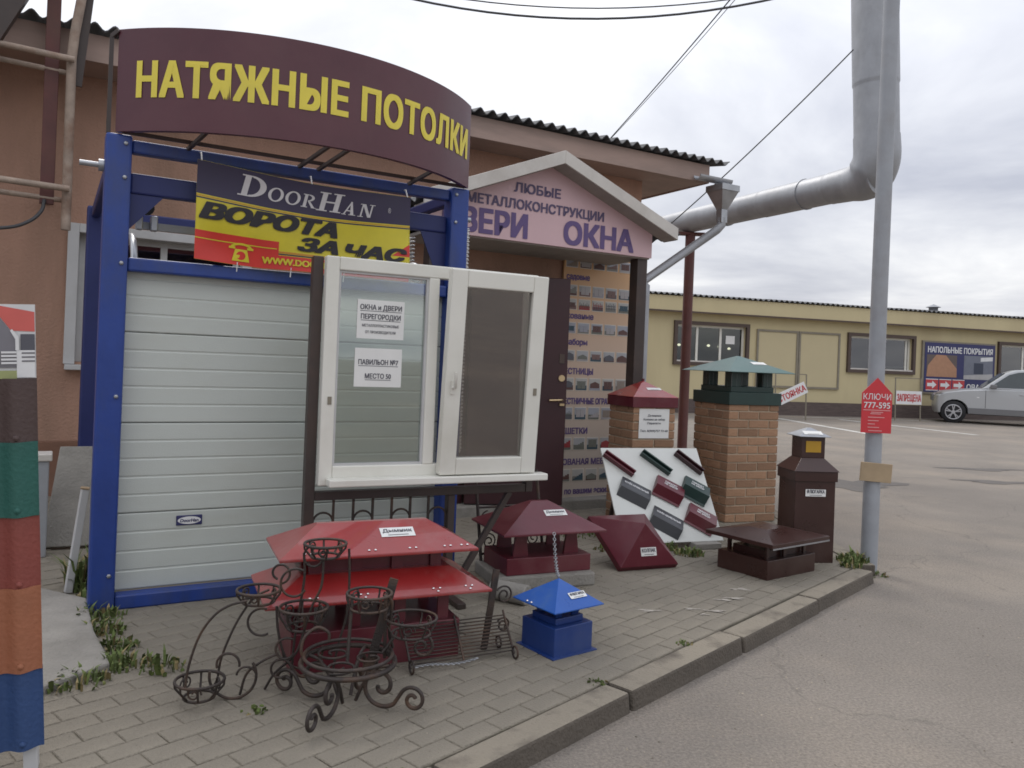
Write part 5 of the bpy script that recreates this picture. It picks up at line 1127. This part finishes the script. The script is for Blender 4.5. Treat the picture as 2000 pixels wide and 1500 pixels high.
for k,(a, b_, z0, z1) in enumerate(ops):
    q = MB(); t_ = 0.11
    q.box(a-t_,a,-0.09,0.02,z0-t_,z1+t_); q.box(b_,b_+t_,-0.09,0.02,z0-t_,z1+t_); q.box(a,b_,-0.09,0.02,z1,z1+t_); q.box(a,b_,-0.09,0.02,z0-t_,z0); w_ = q.build('window', M['browntrim'], yb)
    q = MB(); q.box(a,b_,-0.075,0.1,z0,z0+0.045); q.build('sill', M['whitemetal'], w_)
    q = MB(); ml = [a+0.001,(a+(b_-a)*0.30),(a+(b_-a)*0.64),b_-0.081] if k == 0 else [a+0.001, b_-0.20, b_-0.081] if k == 1 else [a+0.001, a+(b_-a)*0.45, b_-0.081]
    for x_ in ml: q.box(x_,x_+0.08,0.10,0.16,z0+0.046,z1)
    q.box(a+0.08,b_-0.08,0.103,0.157,z1-0.07,z1); q.build('sash_frame', M['pvc'], w_)
    q = MB(); q.box(a,b_,0.12,0.127,z0+0.046,z1); q.build('pane', M['shopglass'] if k == 0 else M['dglass'], w_)
    q = MB(); q.box(a,b_,0.27,0.29,z0,z1); q.build('interior', M['dark'] if k == 0 else M['greyin'], w_)
    if k == 0:
        for x_, z_ in ((-5.2,2.25),(-4.12,2.27),(-3.72,2.25),(-3.35,2.2)):
            e_m = M.get('ceil'); 
            if not e_m:
                e_m = bpy.data.materials.new('warm_ceiling_lamp'); e_m.use_nodes = True; p_ = e_m.node_tree.nodes['Principled BSDF']; p_.inputs['Emission Color'].default_value = (1,0.92,0.75,1); p_.inputs['Emission Strength'].default_value = 2.5; M['ceil'] = e_m
            q = MB(); q.lathe([(0.0,-0.045),(0.05,-0.02),(0.05,0.02),(0.0,0.045)],10); l_o = q.build('lit_lamp', e_m, w_); l_o.location = (x_,0.22,z_)
        q = MB(); q.box(-3.55,-3.22,0.105,0.118,2.35,2.62); q.build('window_notice', M['paper'], w_)
    else:
        for j in range(4 if k == 1 else 0):
            q = MB(); xx = a+0.25+0.55*j; q.box(xx,xx+0.42,0.262,0.269,z0+0.25+0.3*(j % 2),z0+0.62+0.3*(j % 2)); q.build('display_item', flat('dull_red_item',138,104,96) if j % 2 else flat('dull_grey_item',112,108,104), w_)
for a, b_ in ((-2.47,-0.86),(-0.84,0.81)):
    q = MB(); q.box(a,b_,-0.03,-0.001,0.96,2.90); w_ = q.build('blank_panel', M['yellowdull'], yb)
    q = MB(); t_ = 0.07
    q.box(a,a+t_,-0.06,-0.0301,0.96,2.90); q.box(b_-t_,b_,-0.06,-0.0301,0.96,2.90); q.box(a+t_,b_-t_,-0.06,-0.0301,0.96,0.96+t_); q.box(a+t_,b_-t_,-0.06,-0.0301,2.90-t_,2.90); q.build('panel_frame', M['greytrim'], w_)
q = MB(); q.lathe([(0.16,0),(0.16,0.22),(0.26,0.24),(0.0,0.36)],12); vb = q.build('roof_vent', M['galv'], yb); vb.location = (5.3,0.6,3.86)
fl = thing('flooring_billboard', 'navy billboard with two photos and red arrows on the yellow wall behind the car', 'billboard', (10.5,27.3,0), rad(16))
q = MB(); q.box(4.27,7.54,-0.07,-0.001,0.93,2.83); q.build('panel', M['greytrim'], fl)
q = MB(); q.box(4.36,7.50,-0.085,-0.0701,1.00,2.77); q.build('printed_face', M['bannernavy'], fl)
ff = plane_fn((5.93,-0.095,0)); text('НАПОЛЬНЫЕ ПОКРЫТИЯ', 0.21, M['whiteprint'], fl, ff, width=2.90, bold=0.02, y0=2.42)
def fpoly(nm, m_, pts, lay=0): q = MB(); q.poly([(x,-0.088-0.003*lay,z) for x,z in pts]); return q.build(nm, m_, fl)
fpoly('floor_photo', flat('print_dark_floor',96,84,80), [(4.45,1.55),(5.78,1.55),(5.78,2.34),(4.45,2.34)])
fpoly('floor_photo_boards', flat('print_wood_floor',168,126,98), [(4.45,1.55),(5.78,1.55),(5.78,1.86),(5.28,2.33),(4.86,2.34),(4.50,1.95)],1)
fpoly('room_photo', flat('print_grey_room',112,116,128), [(6.10,1.50),(7.42,1.50),(7.42,2.36),(6.10,2.36)])
fpoly('room_photo_floor', flat('print_pale_room',172,170,170), [(6.10,1.50),(7.42,1.50),(7.42,1.72),(6.10,1.64)],1)
fpoly('room_photo_cabinet', flat('print_dark_room',58,64,80), [(6.55,1.70),(6.98,1.70),(6.98,2.1),(6.55,2.1)],1)
fpoly('room_photo_lights', flat('print_white_porch',214,214,214), [(6.85,2.16),(7.40,2.2),(7.40,2.34),(6.85,2.30)],1)
for k in range(3):
    x_ = 4.44+0.585*k
    fpoly('arrow_tile', M['redprint'], [(x_,1.05),(x_+0.54,1.05),(x_+0.54,1.47),(x_,1.47)],0)
    for p_ in ([(x_,1.05),(x_+0.54,1.05),(x_+0.54,1.075),(x_,1.075)],[(x_,1.445),(x_+0.54,1.445),(x_+0.54,1.47),(x_,1.47)]): fpoly('tile_edge', M['whiteprint'], p_, 1)
    fpoly('arrow', M['whiteprint'], [(x_+0.06,1.20),(x_+0.28,1.20),(x_+0.28,1.12),(x_+0.47,1.26),(x_+0.28,1.40),(x_+0.28,1.32),(x_+0.06,1.32)],1)
text('ОВАЛ', 0.20, M['whiteprint'], fl, plane_fn((6.25,-0.095,0)), width=0.78, bold=0.02, align='L', y0=1.12)

# parking prohibition boards
def board_sign(nm, label, loc, rz, txt, w, h, z0, tilt):
    t_ = thing(nm, label, 'sign', loc, rz)
    for sx in (-1,1):
        q = MB(); q.bar((sx*w*0.49,0,0),(sx*w*0.49,0.05,z0+h+0.42),0.03,0.03); q.build('leg', M['greytrim'], t_)
    q = MB(); q.bar((-w*0.49,0.05,z0+h+0.42),(w*0.49,0.05,z0+h+0.42),0.03,0.03); q.build('top_rail', M['greytrim'], t_)
    q = MB(); q.box(-w/2,w/2,-0.03,-0.018,-h/2,h/2); b_ = q.build('board', M['whiteprint'], t_); b_.location = (0,0,z0+h/2); b_.rotation_euler = (0,tilt,0)
    text(txt, h*0.52, M['redprint'], b_, plane_fn((0,-0.036,0)), width=w*0.93, bold=0.02, y0=-h*0.26); return t_
board_sign('parking_sign', 'white easel board with red word ЗАПРЕЩЕНА before the yellow wall', (13.15,26.35,GZ), rad(8), 'ЗАПРЕЩЕНА', 0.92, 0.44, 0.55, 0)
board_sign('parking_sign', 'tilted white board with red word СТОЯНКА partly behind the green capped pillar', (8.55,24.3,GZ), rad(8), 'СТОЯНКА', 1.02, 0.36, 0.62, rad(-26))

# ================================================================== PARKED CAR
cr_ = thing('parked_car', 'silver off-road estate car parked by the yellow building, front to the left', 'car', (14.585,27.39,GZ), rad(-25))
def archpts(cx, r, a0, a1, n=9): return [(cx+r*math.cos(rad(a0+(a1-a0)*i/n)), 0.36+r*math.sin(rad(a0+(a1-a0)*i/n))) for i in range(n+1)]
FX, RX = 0.50, 3.32
low = [(0.02,0.54),(0.045,0.42)]+archpts(FX,0.43,185,-5)+[(2.88,0.32)]+archpts(RX,0.43,185,-5)+[(4.45,0.36),(4.62,0.50),(4.66,1.0),(4.60,1.18),(3.2,1.21),(1.42,1.19),(0.75,1.13),(0.26,1.05),(0.03,0.90)]
q = MB(); HWd = 0.935; n = len(low)
sl_ = [-1,-0.975,-0.93,-0.8,-0.5,0,0.5,0.8,0.93,0.975,1]
for t_ in sl_:
    e_ = abs(t_); ins = 0.035 if e_ == 1 else 0.012 if e_ > 0.97 else 0
    for x, z in low:
        f_ = max(0, 1-x/1.0)**1.0; g_ = max(0, (x-3.9)/0.8)
        xx = x-0.12*f_*(1-e_**3)-0.22*g_*e_**3; zz = z-(0.05*e_**4 if z > 0.9 else 0)
        xx += (2.3-xx)*ins*0.5; zz += (0.68-zz)*ins
        q.v.append((xx, t_*HWd, zz))
for j in range(len(sl_)-1):
    for i in range(n):
        k = (i+1) % n; q._f((j*n+i,j*n+k,(j+1)*n+k,(j+1)*n+i), True)
q._f(tuple(range(n-1,-1,-1))); q._f(tuple((len(sl_)-1)*n+i for i in range(n)))
bo_ = q.build('body', M['carpaint'], cr_); es = bo_.modifiers.new('edges','EDGE_SPLIT'); es.split_angle = rad(38)
roof = [(1.28,1.15),(1.98,1.64),(2.25,1.735),(3.0,1.785),(4.05,1.75),(4.38,1.66),(4.62,1.15)]
tall = lambda z: 1.15+(z-1.15)*1.13
roof = [(x, tall(z)) for x, z in roof]
q = MB(); k = len(roof)
wz_ = lambda z: 0.87-(z-1.15)*0.30
for sd_ in (-1,1):
    for x,z in roof: q.v.append((x, sd_*wz_(z), z))
for i in range(k-1): q._f((i,i+1,k+i+1,k+i))
q._f(tuple(range(k-1,-1,-1))); q._f(tuple(range(k,2*k))); q._f((0,k,2*k-1,k-1)); q.build('cabin', M['carpaint'], cr_, bevel=0.04, seg=2)
for nm, P in (('side_window',[(1.50,1.205),(2.06,1.59),(2.32,1.665),(2.62,1.69),(2.62,1.215)]),('side_window',[(2.70,1.215),(2.70,1.695),(3.05,1.71),(3.55,1.70),(3.60,1.225)]),('side_window',[(3.68,1.225),(3.63,1.695),(4.02,1.67),(4.34,1.42),(4.38,1.23)])):
    for sd_ in (-1,1):
        q = MB(); q.slab([(x, sd_*(wz_(tall(z))+0.004), tall(z)) for x,z in P], (0,sd_*0.006,0)); q.build(nm, M['carglass'], cr_)
q = MB(); q.slab([(1.34,-0.77,1.20),(1.34,0.77,1.20),(1.95,0.65,tall(1.625)),(1.95,-0.65,tall(1.625))], (-0.012,0,0.018)); q.build('windscreen', M['carglass'], cr_)
for sd_ in (-1,1):
    q = MB(); q.slab([(0.94,sd_*0.937,0.34),(2.88,sd_*0.937,0.34),(2.90,sd_*0.937,0.52),(0.91,sd_*0.937,0.52)], (0,sd_*0.012,0)); q.build('sill_cladding', M['carplastic'], cr_)
    for x_ in (1.40,2.66,3.80): q = MB(); q.box(x_,x_+0.012,sd_*0.935-0.003,sd_*0.935+0.003,0.53,1.12); q.build('door_gap', M['tyre'], cr_)
    for x_ in (2.35,3.22): q = MB(); q.box(x_,x_+0.2,sd_*0.95-0.012,sd_*0.95+0.012,1.0,1.035); q.build('door_handle', M['alloy'], cr_, bevel=0.006)
    q = MB(); q.box(1.52,1.70,sd_*1.02-0.09,sd_*1.02+0.09,1.17,1.32); q.build('wing_mirror', M['carplastic'], cr_, bevel=0.03)
    q = MB(); q.slab([(-0.05,sd_*0.60,0.84),(0.03,sd_*0.86,0.84),(0.19,sd_*0.915,0.98),(0.02,sd_*0.64,0.98)], (-0.03,sd_*0.02,0.0)); q.build('headlight', M['alloy'], cr_)
    q = MB(); q.slab([(4.50,sd_*0.90,0.85),(4.64,sd_*0.80,0.85),(4.62,sd_*0.80,1.05),(4.48,sd_*0.90,1.05)], (0.03,sd_*0.02,0)); q.build('tail_light', M['redprint'], cr_)
    q = MB(); q.box(1.16,1.23,sd_*0.938-0.004,sd_*0.938+0.004,0.86,0.89); q.build('side_repeater', M['whiteprint'], cr_)
q = MB(); q.box(-0.125,-0.06,-0.42,0.42,0.70,0.92); q.build('radiator_grille', M['carplastic'], cr_, bevel=0.02)
q = MB(); q.box(0.25,4.2,-0.62,0.62,0.30,0.95); q.build('underbody', M['tyre'], cr_)
for x_ in (FX, RX):
    for sd_ in (-1,1):
        q = MB(); y0, y1 = sd_*0.66, sd_*0.925
        q.tube([(x_,y0,0.36),(x_,y0+(y1-y0)*0.1,0.36),(x_,y0+(y1-y0)*0.9,0.36),(x_,y1,0.36)],[0.345,0.375,0.375,0.345],28); wh = q.build('wheel', M['tyre'], cr_)
        q = MB(); q.ring((x_,y1+sd_*0.003,0.36),0.235,0.02,28,6,'y'); q.cyl((x_,y1+sd_*0.001,0.36),(x_,y1+sd_*0.02,0.36),0.06,14)
        for s_ in range(5):
            a = 2*math.pi*s_/5+0.3
            for da in (-0.16,0.16): q.bar((x_+0.05*math.cos(a),y1+sd_*0.008,0.36+0.05*math.sin(a)),(x_+0.23*math.cos(a+da),y1+sd_*0.008,0.36+0.23*math.sin(a+da)),0.016,0.028,(math.cos(a+1.57),0,math.sin(a+1.57)))
        q.build('rim', M['alloy'], wh)

# ================================================================== WEEDS
def weeds(label, spots, hmin, hmax):
    q = MB(); random.seed(len(spots)+int(hmax*100))
    for cx, cy, R, n, z in spots:
        for i in range(n):
            a, r = random.uniform(0,6.28), R*math.sqrt(random.random()); x, y = cx+r*math.cos(a), cy+r*math.sin(a)*0.8
            h = random.uniform(hmin,hmax)*(1-0.5*r/R); b_ = random.uniform(0,6.28); l = random.uniform(0.2,0.8)*h; w = random.uniform(0.003,0.008)
            dx_, dy_ = math.cos(b_), math.sin(b_); k = len(q.v)
            q.v += [(x-dy_*w,y+dx_*w,z),(x+dy_*w,y-dx_*w,z),(x+dx_*l*0.4+dy_*w*1.2,y+dy_*l*0.4-dx_*w*1.2,z+h*0.7),(x+dx_*l*0.4-dy_*w*1.2,y+dy_*l*0.4+dx_*w*1.2,z+h*0.7),(x+dx_*l,y+dy_*l,z+h*random.uniform(0.75,1.0))]
            q._f((k,k+1,k+2,k+3)); q._f((k+3,k+2,k+4))
    o = q.build('weeds', M['weed']); o['kind'] = 'stuff'; tag(o, label, 'weeds'); return o
weeds('green weeds and grass growing round the broken slab and blue post', [(-2.0,3.90,0.15,150,0.11),(-1.86,3.72,0.11,100,0.11),(-1.70,3.52,0.10,110,0.11),(-1.57,3.33,0.12,130,0.11),(-1.66,3.14,0.12,100,0.11),(-1.42,3.30,0.12,60,0.12),(-2.12,4.2,0.12,100,0.11),(-1.78,3.05,0.13,80,0.11)], 0.02, 0.11)
weeds('taller dark grass between the stub post and the blue post', [(-2.28,4.36,0.11,160,0.11),(-2.20,4.62,0.15,180,0.11)], 0.12, 0.38)
weeds('small tufts of weed at the foot of the grey pole', [(2.50,5.72,0.11,160,0.12),(2.66,5.66,0.10,120,0.0),(2.42,5.55,0.08,70,0.12)], 0.03, 0.11)
weeds('low weeds under the white sample board', [(1.33,5.72,0.11,130,0.12),(1.22,5.85,0.06,60,0.12),(0.62,6.3,0.25,120,0.12),(0.75,5.75,0.12,60,0.12)], 0.02, 0.09)
weeds('sparse grass tufts along the joint beside the kerb', [(KP(2.3,0.16,0)[0],KP(2.3,0.16,0)[1],0.05,30,0.12),(KP(4.1,0.17,0)[0],KP(4.1,0.17,0)[1],0.05,26,0.12),(KP(3.0,0.17,0)[0],KP(3.0,0.17,0)[1],0.05,20,0.12),(-0.9,2.95,0.05,30,0.12)], 0.01, 0.03)
